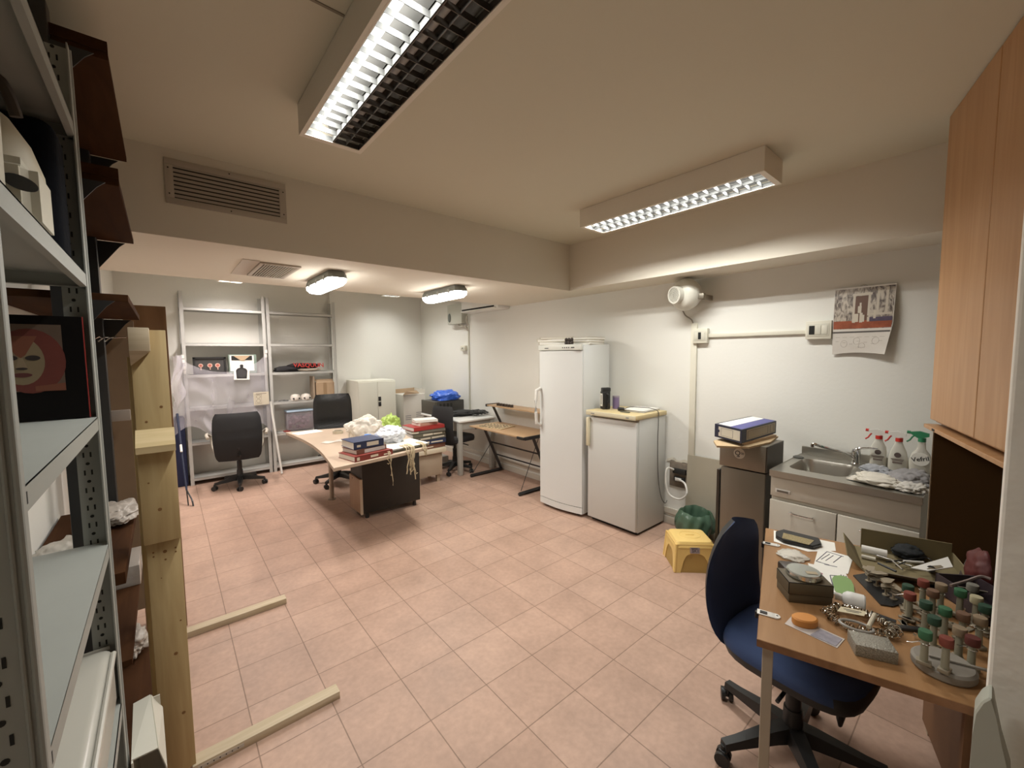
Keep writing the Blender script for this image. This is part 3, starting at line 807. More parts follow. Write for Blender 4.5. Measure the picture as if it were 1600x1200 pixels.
g = G(); g.box(2.72, 3.02, 4.98, 5.28, .02, .17, .003); single('storage_box', g, WHITEP, 'small white box on the floor below the pile of books', 'box')

# ================================================================== BACK WALL: cabinet, boxes, shelf contents
t = thing('filing_cabinet', 'low pale two-door metal cabinet against the back wall', 'cabinet', (2.47, 6.3, 0))
PALE = mat('pale_cabinet_enamel', (.66, .65, .56), .5)
g = G(); g.box(2.18, 2.765, 6.105, 6.60, .02, 1.215, .004); obj('body', g, PALE, t)
for k, (a, b) in enumerate(((2.185, 2.471), (2.475, 2.76))):
    g = G(); g.box(a, b, 6.085, 6.103, .04, 1.195, .003); d = obj('door', g, PALE, t)
    g = G(); hx = 2.462 if k == 0 else 2.484
    if k == 1:
        g.box(2.478, 2.520, 6.078, 6.0845, .90, .965, .003); obj('handle', g, BLACK, d)
        g = G(); g.box(2.478, 2.520, 6.078, 6.0845, .82, .885, .003); obj('handle', g, BLACK, d)
g = G(); g.box(2.18, 2.765, 6.10, 6.60, 0, .02); obj('plinth', g, BLACKM, t)
# moving carton next to it
t = thing('moving_carton', 'tall white moving carton with open tan flaps beside the pale cabinet', 'box', (3.12, 6.3, 0))
g = G()
x0, x1, y0, y1, z1 = 2.93, 3.32, 6.18, 6.55, .96
g.box(x0, x1, y0, y1, 0, z1-.01, .003)
obj('body', g, mat('white_carton', (.64, .61, .55), .8, var=.04), t)
g = G(); g.prism([(x0-.005, y0, z1-.01), (x1-.1, y0, z1), (x1-.14, y0+.02, z1+.05), (x0+.03, y0-.05, z1+.055), (x0-.03, y0-.06, z1+.0)], (0, .004, 0)); obj('flap', g, CARD, t, smooth=0)
g = G(); g.prism([(x1, y0, z1-.01), (x1, y1, z1-.01), (x1+.0, y1, z1+.07), (x1, y0, z1+.06)], (-.004, 0, 0)); obj('flap', g, mat('white_carton', (.64, .61, .55), .8), t, smooth=0)
g = G(); g.prism([(x0, y1, z1-.01), (x1, y1, z1-.01), (x1, y1, z1+.07), (x0+.02, y1, z1+.06)], (0, .004, 0)); obj('flap', g, CARD, t, smooth=0)
g = G(); g.m(0)
for k in range(3):
    g.box(x0+.03, x0+.13, y0-.001, y0-.0005, .60-k*.03, .612-k*.03); g.box(x0+.22, x1-.03, y0-.001, y0-.0005, .64-k*.03, .652-k*.03)
obj('printed_mark', g, mat('print_grey', (.30, .30, .30), .8), t, smooth=0)
# back shelves: left bay
z = 1.376
t = thing('display_frame', 'black framed display case with three round medals on the left shelf', 'frame', (.45, 6.45, z))
g = G(); x0, x1 = .285, .625; y = 6.43; zb, ztp = z, z+.215
g.box(x0, x1, y, y+.03, zb, zb+.022); g.box(x0, x1, y, y+.03, ztp-.022, ztp); g.box(x0, x0+.022, y, y+.03, zb, ztp); g.box(x1-.022, x1, y, y+.03, zb, ztp)
obj('frame', g, BLACKM, t, smooth=0)
g = G(); g.box(x0+.02, x1-.02, y+.012, y+.018, zb+.02, ztp-.02); obj('backing', g, mat('case_grey', (.05, .048, .045), .7), t, smooth=0)
for k, xx in enumerate((.362, .455, .535)):
    g = G(); r_ = .024+.003*(k > 0)
    g.cyl((xx, y+.006, zb+.110), (xx, y+.0115, zb+.110), r_, seg=20); g.box(xx-.004, xx+.006, y+.006, y+.011, zb+.055, zb+.09)
    md = obj('medal', g, mat('medal_pale', (.62, .42, .34), .5), t)
    g = G(); g.cyl((xx, y+.0045, zb+.110), (xx, y+.0058, zb+.110), r_*.6, seg=16); obj('medal_centre', g, mat('medal_red', (.45, .12, .09), .5), md)
t = thing('picture_box', 'pale green edged box with envelope-like inner flap behind the shooting target', 'box', (.80, 6.48, z))
g = G(); x0, x1 = .655, .965; y = 6.45
g.box(x0, x1, y, y+.05, z, z+.245, .003); obj('body', g, mat('green_edge', (.20, .27, .22), .6), t)
g = G(); g.box(x0+.012, x1-.03, y-.003, y-.0005, z+.03, z+.235); obj('face', g, PAPER, t, smooth=0)
g = G(); yy = y-.006; g.prism([(x0+.03, yy, z+.228), (x1-.05, yy, z+.228), (x1-.05, yy, z+.17), (x0+.03, yy, z+.17)], (0, .002, 0)); obj('window', g, HOLE, t, smooth=0)
g = G(); yy = y-.009; g.prism([(x0+.05, yy, z+.230), (x1-.07, yy, z+.230), ((x0+x1)/2+.01, yy, z+.165), ((x0+x1)/2-.02, yy, z+.165)], (0, .002, 0)); obj('flap', g, CARD, t, smooth=0)
# shooting target sheet
t = thing('target_sheet', 'white paper shooting target with black bust silhouette hanging from the left shelf', 'target', (.77, 6.38, 1.4))
M = frame_m((.775, 6.325, 1.395), Vector((1, 0, -.04)), Vector((.04, .05, 1)))
g = G(); g.box(-.085, .085, -.10, .10, 0, .0015, 0, M); obj('sheet', g, PAPER, t, smooth=0)
g = G(); g.m(0)
sil = [(-.055, -.085), (.055, -.085), (.062, .02), (.045, .045), (.018, .055), (.016, .062), (.020, .080), (.012, .097), (-.012, .097), (-.020, .080), (-.016, .062), (-.018, .055), (-.045, .045), (-.062, .02)]
g.prism([(a, b, .0018) for a, b in sil], (0, 0, .0006), M); obj('silhouette', g, BLACKM, t, smooth=0)
g = G()
for r_ in (.014, .028, .042):
    g.tube([M @ Vector((r_*math.cos(a), r_*1.1*math.sin(a)-.015, .0026)) for a in [k*math.pi/10 for k in range(20)]], .0008, 4, closed=True)
obj('scoring_ring', g, mat('ring_grey', (.4, .4, .4), .6), t)
# socket-print card taped at the upright
t = thing('printed_card', 'small cream card printed with two round shapes taped to the shelf upright', 'card', (.98, 6.36, 1.07))
g = G(); M = frame_m((.975, 6.30, 1.04), Vector((1, 0, .02)), Vector((0, .03, 1))); g.box(-.088, .088, -.085, .085, 0, .0015, 0, M); obj('card', g, mat('card_cream', (.60, .54, .42), .7), t, smooth=0)
g = G(); g.box(-.06, .06, .058, .066, .0016, .0022, 0, M)
for zz in (.025, -.03): g.tube([M @ Vector((-.035+.022*math.cos(a), zz+.022*math.sin(a), .002)) for a in [k*math.pi/8 for k in range(16)]], .0018, 4, closed=True)
g.tube([M @ Vector(p) for p in ((-.07, .052, .002), (0, .052, .002), (0, -.065, .002), (-.07, -.065, .002))], .0014, 4, closed=True)
obj('print', g, mat('print_brown', (.22, .18, .14), .7), t)
# clear plastic sheet
t = thing('plastic_sheet', 'clear plastic dust sheet taped over the left bay of the grey shelves', 'plastic sheet', (.6, 6.35, 1.0))
def sheet(u, v):
    top = 1.66-.26*math.sin(math.pi*u)**.6
    bot = .62+.10*math.sin(3.1*u*math.pi)-.04*u+.04*math.sin(9*u)
    wid = .17+(1.12-.17)*u
    x = .13+(1.07-.13)*u
    vv = v
    z = top+(bot-top)*vv
    x += (-.10*(vv**1.5)*(1-u)**2)+.03*math.sin(6*vv+3*u)*vv
    fold = .018*math.sin(34*(u+.25*vv*(.5-u)))*(.3+vv)+.03*math.sin(9*u+4*vv)*vv+.02*noise.noise(Vector((u*9, vv*6, 1)))
    y = 6.372-.04*vv-.05*vv*math.sin(math.pi*u)+fold*.8
    return (x, min(y, 6.385), z)
g = G(); g.grid(90, 60, sheet); obj('sheet', g, film('dust_sheet', (.84, .80, .87), .22, .3), t, smooth=80)
g = G()
def hangf(u, v):   # loose left corner
    return (.08+.10*u+.02*math.sin(8*v), 6.33-.02*math.sin(7*v+4*u)-.03*v, 1.60-.60*v*(1-.2*u)+.02*u)
g.grid(14, 30, hangf); obj('loose_corner', g, film('dust_sheet', (.80, .74, .80), .10, .3), t, smooth=80)
for (x_, z_) in ((.192, 1.60), (.194, 1.545), (.198, 1.46), (.200, 1.41), (1.075, 1.66), (1.068, 1.60)):
    g = G(); g.box(x_-.012, x_+.014, 6.392, 6.3965, z_-.022, z_+.022); obj('tape', g, PAPER, t, smooth=0)
# white profile leaning against the upright
g = G(); g.cyl((1.15, 6.19, 0.015), (1.085, 6.345, .985), .014, seg=6); single('white_profile', g, WHITEP, 'long white plastic profile leaning on the middle upright of the back shelves', 'plastic profile', smooth=0)
# right bay: clothes, cartons, shoes, tub
z = 1.376
t = thing('folded_clothes', 'black clothes with a rolled top showing red lettering on the right shelf bay', 'clothes', (1.45, 6.5, z))
g = G(); g.blob((1.36, 6.49, z+.03), (.19, .10, .05), 2, .3, 2, 4, floor=z); g.blob((1.55, 6.50, z+.075), (.22, .09, .045), 4, .15, 2, 4, floor=z)
obj('garment', g, mat('black_cloth', (.015, .014, .015), .9), t, smooth=80)
g = G(); text_into(g, 'VASQUUN', .085, frame_m((1.60, 6.395, z+.085), (1, 0, -.02), (0, .15, 1)), .004); obj('lettering', g, mat('red_print', (.55, .05, .04), .7), t, smooth=0)
g = G(); g.blob((1.60, 6.46, z+.02), (.19, .07, .022), 7, .3, 3, 4, floor=z); single('cloth', g, mat('cream_cloth', (.58, .52, .43), .9), 'cream folded cloth under the black clothes on the right shelf bay', 'cloth', smooth=80)
z = .966
t = thing('cardboard_box', 'tan cardboard box with folded top on the right shelf bay, above the leather chair', 'box', (1.80, 6.5, z))
g = G(); g.box(1.69, 1.945, 6.42, 6.60, z, z+.235, .003); g.prism([(1.70, 6.42, z+.235), (1.94, 6.42, z+.235), (1.93, 6.47, z+.285), (1.68, 6.47, z+.285)], (0, .004, 0)); obj('carton', g, CARD, t, smooth=0)
g = G(); g.box(1.79, 1.835, 6.4185, 6.4195, z, z+.234); obj('packing_tape', g, mat('brown_tape', (.34, .23, .13), .4), t, smooth=0)
g = G(); g.box(1.655, 1.675, 6.42, 6.62, z, z+.33, .002); single('wood_batten', g, mat('batten', (.36, .28, .20), .7), 'thin board standing left of the tan box on the right shelf bay', 'board', smooth=0)
SH = mat('shoe_white', (.68, .62, .55), .5)
for k, (xx, lb) in enumerate(((1.42, 'pale shoe on the right shelf bay, left one of the pair'), (1.56, 'pale shoe on the right shelf bay, right one of the pair'))):
    t = thing('shoe', lb, 'shoe', (xx, 6.46, z), 0, 'pair of shoes')
    g = G(); g.lathe([(0, 0), (.062, 0), (.066, .015), (.064, .05), (.05, .075), (.02, .086), (0, .088)], (xx, 6.47, z), 20, sx=1, sy=1.2)
    obj('upper', g, SH, t)
    g = G(); g.lathe([(0, -.001), (.05, -.001), (.05, .001), (0, .001)], (0, 0, 0), 20, M=Matrix.Translation((xx, 6.40, z+.028)) @ Matrix.Rotation(R(80), 4, 'X') @ Matrix.Scale(.35, 4, (0, 1, 0))); obj('opening', g, HOLE, t)
g = G(); g.tube([(1.20, 6.45, z+.006), (1.24, 6.44, z+.012), (1.28, 6.46, z+.006), (1.33, 6.45, z+.008)], .006, 6); g.tube([(1.22, 6.47, z+.006), (1.27, 6.43, z+.014), (1.31, 6.44, z+.006)], .005, 6)
single('black_cable', g, BLACK, 'short black cable piece lying on the right shelf bay near the middle upright', 'cable')
z = .531
t = thing('plastic_tub', 'clear plastic tub with blue lid and pinkish contents on the right shelf bay', 'tub', (1.45, 6.5, z))
g = G(); g.box(1.30, 1.64, 6.42, 6.60, z+.012, z+.27, .012); obj('tub', g, film('tub_clear', (.55, .50, .55), .35), t)
g = G(); g.box(1.29, 1.65, 6.41, 6.605, z+.27, z+.295, .006); obj('lid', g, mat('lid_blue', (.42, .55, .68), .4), t)
g = G(); rr = random.Random(3)
for k in range(40): g.lathe([(0, -.03), (.02, -.022), (.03, 0), (.02, .022), (0, .03)], (rr.uniform(1.335, 1.605), rr.uniform(6.455, 6.57), z+.045+rr.random()*.15), 10)
s_ = obj('contents', g, mat('pink_balls', (.42, .28, .33), .6, var=.3, vs=9), t); s_['kind'] = 'stuff'
g = G(); g.box(1.25, 1.33, 6.42, 6.5, z+.0, z+.012); single('red_tray', g, mat('red_tray', (.3, .05, .04), .5), 'dark red tray edge under the clear tub', 'tray')
# blue bag + walking poles at the far left
g = G(); g.box(-.02, .17, 6.42, 6.62, .0, .86, .02); single('blue_case', g, mat('navy_fabric', (.012, .018, .06), .8), 'dark navy tall case standing left of the back shelves', 'case')
t = thing('folded_umbrella', 'long dark blue folded umbrella with loose strap, left of the back shelves', 'umbrella', (.12, 5.5, 0))
g = G(); g.cyl((.10, 6.30, .92), (.125, 5.62, .16), .013, .009, 12); obj('canopy', g, mat('navy_canopy', (.007, .013, .04), .7), t)
g = G(); g.cyl((.125, 5.62, .16), (.13, 5.56, .004), .006, seg=8); obj('tip', g, BLACKM, t)
g = G(); g.tube([(.125, 5.62, .16), (.16, 5.56, .07), (.165, 5.52, .05), (.17, 5.50, .004)], .008, 6); obj('strap', g, BLACK, t)
g = G(); g.cyl((.108, 6.0-.03, .60), (.109, 5.94-.03, .53), .0115, seg=10); obj('white_tag', g, PAPER, t)

# ================================================================== WHITE DESK + TV
t = thing('white_desk', 'white desk against the sink wall carrying a dark television and cables', 'desk', (3.2, 4.8, 0))
g = G(); g.box(2.90, 3.50, 4.50, 5.55, .70, .73, .012, seg=3); obj('desktop', g, mat('white_desktop', (.74, .74, .71), .3), t)
LG = mat('desk_leg_grey', (.42, .41, .37), .45)
for x, y in ((2.935, 4.545), (3.46, 4.545), (2.935, 5.5), (3.46, 5.5)):
    g = G(); g.box(x-.03, x+.03, y-.03, y+.03, 0, .70, .008); obj('leg', g, LG, t)
g = G(); g.box(2.93, 3.47, 4.53, 4.56, .60, .70, .003); obj('apron', g, LG, t)
t = thing('television', 'old dark tube television on the white desk under a blue bag', 'television', (3.2, 5.25, .73))
TVM = mat('tv_casing', (.045, .042, .038), .45)
g = G(); g.box(2.95, 3.42, 5.16, 5.54, .732, .925, .012); obj('casing', g, TVM, t)
g = G(); g.box(2.915, 2.95, 5.14, 5.55, .732, .93, .008); obj('bezel', g, mat('tv_bezel', (.08, .075, .06), .4), t)
for k in range(4):
    g = G(); g.box(3.0+k*.06, 3.03+k*.06, 5.155, 5.162, .77, .89); obj('vent_strip', g, HOLE, t, smooth=0)
g = G(); g.blob((3.20, 5.32, .965), (.22, .20, .10), 11, .38, 2.4, 5, floor=.932); single('plastic_bag', g, mat('bright_blue_plastic', (.035, .13, .60), .3, bump=.4, bs=25), 'large bright blue plastic bag on top of the dark television', 'plastic bag', smooth=80)
g = G(); g.blob((3.22, 4.92, .765), (.20, .15, .045), 13, .3, 2.4, 4, floor=.732); single('cloth_bag', g, mat('black_bag', (.018, .018, .018), .8), 'flat black bag on the white desk in front of the television', 'bag', smooth=80)
rr = random.Random(8); t = thing('cable_tangle', 'tangle of black cables on the white desk beside the black bag', 'cable', (3.35, 4.7, .73))
for k in range(5):
    pts = []; cx, cy = 3.34+.02*k, 4.78
    for j in range(26):
        a = j*.8+k; rad = .09+.05*math.sin(j*1.3+k*2)
        pts.append((cx+rad*math.cos(a), cy+rad*math.sin(a)*1.1, .745+.05*abs(math.sin(j*.9+k))))
    g = G(); g.tube(pts, .005, 6); obj('cable', g, BLACK, t)
# socket on the wall there
# ================================================================== Z DESK
t = thing('computer_desk', 'small wooden computer desk with raised shelf and black Z-shaped legs', 'desk', (3.25, 3.9, 0))
g = G(); g.box(3.005, 3.50, 3.36, 4.42, .655, .672, .002); obj('desktop', g, mat('zdesk_wood', (.46, .30, .17), .45, var=.08, vs=4), t)
g = G(); g.box(2.985, 3.004, 3.34, 3.46, .645, .675, .002); obj('corner_cap', g, BLACK, t)
g = G(); g.box(3.005, 3.50, 3.335, 3.36, .640, .678, .004); obj('edge_cap', g, BLACK, t)
g = G(); g.box(3.29, 3.515, 3.36, 4.42, .905, .922, .002); s = obj('raised_shelf', g, mat('zdesk_wood', (.46, .30, .17), .45), t)
g = G(); g.box(3.285, 3.515, 4.42, 4.445, .895, .93, .004); obj('edge_cap', g, BLACK, s)
for y in (3.42, 4.37):
    g = G()
    def bar(p, q, w_=.022): g.cyl(p, q, w_, seg=4)
    bar((2.98, y, .022), (3.50, y, .022)); bar((3.49, y, .025), (3.20, y, .64)); bar((3.06, y, .64), (3.44, y, .64), .016); bar((3.49, y, .66), (3.36, y, .90), .02)
    obj('leg', g, BLACKM, t, smooth=0)
for z_, x_ in ((.24, 3.40), (.42, 3.32)):
    g = G(); g.cyl((x_, 3.42, z_), (x_, 4.37, z_), .010, seg=8); obj('crossbar', g, BLACKM, t)
g = G(); g.cyl((3.02, 3.43, .05), (3.30, 3.43, .62), .004, seg=6); g.cyl((3.30, 4.36, .40), (3.02, 4.38, .05), .004, seg=6); obj('brace', g, BLACKM, t)
for k in range(6):
    g = G(); y = 3.96+k*.055
    g.cyl((3.34, y, .9225), (3.34, y, .955), .023, seg=16)
    tt = single('small_jar', g, [mat('jar_dark', (.05, .035, .025), .4)], ('small dark jar on the raised desk shelf, %s' % ('nearest the fridge', 'second from the fridge', 'third from the fridge', 'third from the far end', 'second from the far end', 'farthest from the fridge')[k]), 'jar', 'row of small jars')
t = thing('letter_board', 'tan cutting board with black letter shapes lying on the computer desk', 'board', (3.2, 4.1, .673))
M = Matrix.Translation((3.19, 4.12, .673)) @ Matrix.Rotation(R(14), 4, 'Z')
g = G(); g.box(-.13, .17, -.20, .20, 0, .008, .001, M); obj('board', g, mat('tan_board', (.56, .43, .26), .7), t, smooth=0)
rr = random.Random(2)
for i in range(5):
    for j in range(7):
        g = G(); x, y = -.10+i*.055, -.16+j*.052
        g.tube([M @ Vector((x+.015*math.cos(a*1.3+i), y+.015*math.sin(a)*(1+.3*(j % 2)), .0095)) for a in [k*.9 for k in range(rr.choice((4, 5, 6)))]], .003, 4)
        obj('letter_shape', g, BLACKM, t)

# ================================================================== FRIDGES
def side_panel(x0, y0, ang): return Matrix.Translation((x0, y0, 0)) @ Matrix.Rotation(ang, 4, 'Z')
# local frame: +X depth to the wall, +Y along the wall away from camera, origin at the near front corner
FR = mat('fridge_white', (.70, .71, .69), .32, var=.03, vs=2.5)
M = side_panel(3.005, 2.545, R(5)); D_, W_, H_ = .50, .54, 1.685
t = thing('tall_fridge', 'tall white refrigerator with bow-bottomed door, left of the small fridge', 'refrigerator', (3.005, 2.545, 0), R(5))
g = G(); g.box(.045, D_, 0, W_, .03, H_, .006, M); obj('body', g, FR, t)
g = G()
n = 14; pr = [(.040, 0.004), (.040, W_-.004)]+[(.028-.030*math.sin(math.pi*k/n), W_-.004-(W_-.008)*k/n) for k in range(n+1)]
g.prism([(a, b, .10) for a, b in pr], (0, 0, H_-.10-.062), M); d = obj('door', g, FR, t, smooth=30)
g = G(); g.prism([(a, b, .032) for a, b in pr], (0, 0, .062), M); obj('kick_panel', g, FR, t, smooth=30)
g = G(); g.box(.004, .042, .005, W_-.005, H_-.056, H_, .004, M); cp = obj('control_panel', g, mat('panel_offwhite', (.64, .64, .58), .4), t)
g = G()
for y in (.14, .165, .19, .215): g.box(.003, .0045, y, y+.012, H_-.036, H_-.026, 0, M)
g.box(.003, .0045, .40, .45, H_-.038, H_-.030, 0, M); g.box(.003, .0045, .08, .12, H_-.036, H_-.026, 0, M)
obj('controls', g, BLACK, cp, smooth=0)
g = G(); g.tube([M @ Vector(p) for p in ((.02, W_-.02, .86), (-.035, W_-.012, .88), (-.045, W_-.01, 1.0), (-.045, W_-.01, 1.12), (-.035, W_-.012, 1.22), (.02, W_-.02, 1.24))], .016, 10); obj('handle', g, WHITEP, d)
g = G()
for y in (.08, .46): g.cyl(M @ Vector((.08, y, 0)), M @ Vector((.08, y, .035)), .018, seg=10)
for y in (.08, .46): g.cyl(M @ Vector((.42, y, 0)), M @ Vector((.42, y, .035)), .018, seg=10)
obj('foot', g, BLACK, t)
t = thing('small_fridge', 'small white refrigerator with yellowed top, right of the tall fridge', 'refrigerator', (3.05, 1.965, 0))
YEL = mat('yellowed_plastic', (.62, .50, .27), .45, var=.08, vs=6); YELP = mat('yellowed_pale', (.68, .62, .44), .45, var=.05, vs=6)
g = G(); g.box(3.085, 3.515, 1.965, 2.495, .025, 1.025, .004); obj('body', g, mat('small_fridge_enamel', (.60, .60, .57), .4, var=.04, vs=2), t)
g = G(); g.box(3.045, 3.082, 1.967, 2.493, .04, 1.005, .008); d = obj('door', g, mat('small_fridge_enamel', (.60, .60, .57), .4), t)
g = G(); g.box(3.03, 3.52, 1.955, 2.505, 1.026, 1.066, .007); top = obj('top', g, YEL, t)
g = G(); g.box(3.024, 3.034, 1.965, 2.50, 1.022, 1.062, .003); st = obj('front_strip', g, YELP, top)
g = G(); g.box(3.022, 3.0235, 2.40, 2.44, 1.036, 1.046); g.box(3.022, 3.0235, 2.03, 2.06, 1.034, 1.046); obj('badge', g, mat('badge_grey', (.3, .3, .28), .5), st, smooth=0)
g = G(); g.box(3.012, 3.046, 2.462, 2.490, .73, 1.0, .006); obj('handle', g, YELP, d)
g = G(); g.box(3.10, 3.50, 1.985, 2.48, 0, .025); obj('plinth', g, BLACKM, t)
# on the tall fridge: folders and dark carved piece
HT = H_+.001
FOL = mat('folder_cream', (.58, .52, .36), .7, var=.1, vs=10)
t0 = M
for k, (lb, cx, cy, rz, th, w_, d_) in enumerate((('cream file folder lowest on the tall fridge, sticking out over its left edge', .17, .40, 20, .030, .26, .34), ('cream file folder second on the tall fridge, sticking out over its left edge', .16, .41, 14, .028, .25, .34), ('cream file folder topmost at the left of the tall fridge', .17, .40, 24, .016, .25, .33))):
    g = G(); z_ = HT+sum((.031, .029, .017)[:k])
    g.box(-w_/2, w_/2, -d_/2, d_/2, 0, .0012); g.box(-w_/2, w_/2, -d_/2, d_/2, th-.0012, th); g.box(-w_/2, w_/2, d_/2-.002, d_/2, 0, th); g.m(1); g.box(-w_/2+.004, w_/2-.004, -d_/2+.004, d_/2-.003, .0013, th-.0013)
    g.bm.transform(M @ Matrix.Translation((cx, cy, z_)) @ Matrix.Rotation(R(rz), 4, 'Z'))
    single('file_folder', g, [FOL, PAPER], lb, 'folder', 'folders on the tall fridge', smooth=0)
for k, (lb, z_) in enumerate((('cream file folder lowest at the right on top of the tall fridge', 0), ('cream file folder in the middle at the right on top of the tall fridge', .024), ('cream file folder topmost at the right on top of the tall fridge', .048))):
    g = G(); th = .023
    g.box(-.15, .15, -.11, .11, 0, .0012); g.box(-.15, .15, -.11, .11, th-.0012, th); g.m(1); g.box(-.145, .145, -.106, .106, .0013, th-.0013)
    g.bm.transform(M @ Matrix.Translation((.27, .115, HT+z_)) @ Matrix.Rotation(R(6-5*k), 4, 'Z'))
    single('file_folder', g, [FOL, PAPER], lb, 'folder', 'folders on the tall fridge', smooth=0)
t = thing('carved_figure', 'dark carved trio of little figures at the front of the tall fridge top', 'ornament', M @ Vector((.05, .16, HT)))
g = G()
for k in range(3):
    c = M @ Vector((.055, .215-.034*k, HT))
    g.lathe([(0, 0), (.016, 0), (.018, .02), (.012, .032), (.017, .045), (.012, .058), (.008, .062), (0, .064)], c, 12)
obj('figures', g, mat('dark_carving', (.035, .022, .015), .5), t)
# on the small fridge
t = thing('spray_can_holder', 'black handheld dispenser with white label on the small fridge', 'dispenser', (3.22, 2.42, 1.066))
g = G(); Mx = Matrix.Translation((3.20, 2.41, 1.0665)) @ Matrix.Rotation(R(-25), 4, 'Z')
g.box(-.04, .04, -.030, .030, 0, .17, .008, Mx); g.box(-.036, .045, -.026, .026, .165, .205, .008, Mx); obj('case', g, BLACK, t)
g = G(); g.tube([Mx @ Vector(p) for p in ((.0, -.028, .15), (.0, -.06, .14), (.0, -.065, .07), (.0, -.06, .02), (.0, -.028, .01))], .009, 8); obj('grip', g, BLACK, t)
g = G(); g.box(-.0412, -.0403, -.022, .024, .03, .15, 0, Mx); g.m(1); g.box(-.0420, -.0413, -.004, .006, .045, .135, 0, Mx); obj('label', g, [PAPER, BLACKM], t, smooth=0)
g = G(); g.cyl((3.30, 2.36, 1.0665), (3.30, 2.36, 1.175), .032, seg=20); g.m(1); g.cyl((3.30, 2.36, 1.175), (3.30, 2.36, 1.19), .033, seg=20)
single('purple_can', g, [mat('can_purple', (.20, .15, .27), .4), mat('can_lid', (.30, .26, .30), .4)], 'short purple can on the small fridge behind the black dispenser', 'can')
g = G(); rr = random.Random(6)
for k in range(9):
    g.box(-.15, .15, -.105, .105, .002*k, .002*k+.0014, 0, Matrix.Translation((3.36+rr.uniform(-.01, .01), 2.13+rr.uniform(-.01, .01), 1.0665)) @ Matrix.Rotation(R(rr.uniform(-12, 12)), 4, 'Z'))
single('paper_stack', g, PAPER, 'stack of loose white papers on the small fridge', 'papers', smooth=0)
g = G(); g.box(3.12, 3.15, 2.10, 2.19, 1.0665, 1.074, .002); single('dark_strip', g, mat('strip_olive', (.10, .10, .07), .5), 'small dark strip lying at the front of the small fridge top', 'strip')
t = thing('power_cord', 'thin dark power cord with plug running over the small fridge and down its side', 'power cord', (3.3, 2.1, 1.07))
g = G(); pts = [(3.20, 2.20, 1.085), (3.24, 2.16, 1.105), (3.29, 2.08, 1.105), (3.33, 2.02, 1.10), (3.36, 1.955, 1.075), (3.365, 1.950, 1.0), (3.355, 1.948, .85), (3.36, 1.947, .6), (3.38, 1.946, .42), (3.43, 1.946, .27), (3.50, 1.947, .20), (3.53, 1.945, .22)]
# smooth
def smooth(pts, n=6):
    pts = [Vector(p) for p in pts]; out = []
    for i in range(len(pts)-1):
        p0 = pts[max(0, i-1)]; p1 = pts[i]; p2 = pts[i+1]; p3 = pts[min(len(pts)-1, i+2)]
        for k in range(n):
            u = k/n
            out.append(.5*((2*p1)+(-p0+p2)*u+(2*p0-5*p1+4*p2-p3)*u*u+(-p0+3*p1-3*p2+p3)*u**3))
    out.append(pts[-1]); return out
g.tube(smooth(pts), .0035, 6); obj('cord', g, mat('cord_dark', (.09, .08, .07), .6), t)
g = G(); g.cyl((3.20, 2.20, 1.085), (3.16, 2.235, 1.088), .014, .018, 12); obj('plug', g, BLACK, t)

# ================================================================== WALL STUFF on the sink wall
t = thing('duct_fan', 'round white duct fan with grille mouth and metal bracket, mounted high on the sink wall', 'fan', (3.4, 1.8, 2.08))
FW = mat('fan_plastic', (.66, .64, .56), .4, var=.04)
c = Vector((3.44, 1.80, 2.095)); MF = Matrix.Translation(c) @ Matrix.Rotation(R(-90), 4, 'Y') @ Matrix.Rotation(R(0), 4, 'Z')
axf = Vector((-.80, .30, -.06)).normalized()
MF = Matrix.Translation((3.40, 1.745, 2.085)) @ Vector((0, 0, 1)).rotation_difference(axf).to_matrix().to_4x4()
g = G(); g.lathe([(0, -.10), (.075, -.10), (.10, -.085), (.118, -.06), (.135, -.015), (.135, .01), (.118, .05), (.098, .065), (.072, .075), (.072, .12), (.060, .12), (.058, .078), (0, .078)], (0, 0, 0), 40, M=MF)
obj('housing', g, FW, t, smooth=50)
g = G()
for k in range(-4, 5):
    w_ = math.sqrt(max(0, .058**2-(k*.0125)**2))
    g.box(k*.0125-.0017, k*.0125+.0017, -w_, w_, .1155, .118, 0, MF); g.box(-w_, w_, k*.0125-.0017, k*.0125+.0017, .1160, .1185, 0, MF)
obj('grille', g, mat('grille_wire', (.62, .60, .52), .5), t, smooth=0)
g = G(); g.lathe([(0, .079), (.056, .079), (.056, .0795), (0, .0795)], (0, 0, 0), 24, M=MF); obj('dark_mouth', g, mat('fan_mouth', (.12, .11, .09), .7), t)
g = G(); g.box(3.40, 3.545, 1.58, 1.60, 2.03, 2.07, .002); g.box(3.37, 3.41, 1.575, 1.64, 2.035, 2.075, .003); obj('bracket', g, mat('bracket_steel', (.28, .25, .20), .4, metal=.6), t)
g = G(); g.box(3.41, 3.45, 1.870, 1.890, 2.085, 2.125, .003); obj('latch', g, BLACK, t)
g = G(); g.tube(smooth([(3.46, 1.80, 1.97), (3.50, 1.79, 1.92), (3.53, 1.75, 1.88), (3.535, 1.735, 1.84)]), .006, 8); obj('wire', g, mat('wire_grey', (.3, .28, .24), .5), t)
TRK = mat('cable_duct', (.70, .67, .56), .5)
g = G(); g.box(XR-.022, XR-.0005, 1.700, 1.752, .60, 1.85, .003); single('cable_duct', g, TRK, 'cream vertical cable duct on the sink wall below the duct fan', 'cable duct')
g = G(); g.box(XR-.022, XR-.0005, .90, 1.61, 1.722, 1.752, .003); single('cable_duct', g, TRK, 'cream horizontal cable duct joining the two switch boxes on the sink wall', 'cable duct')
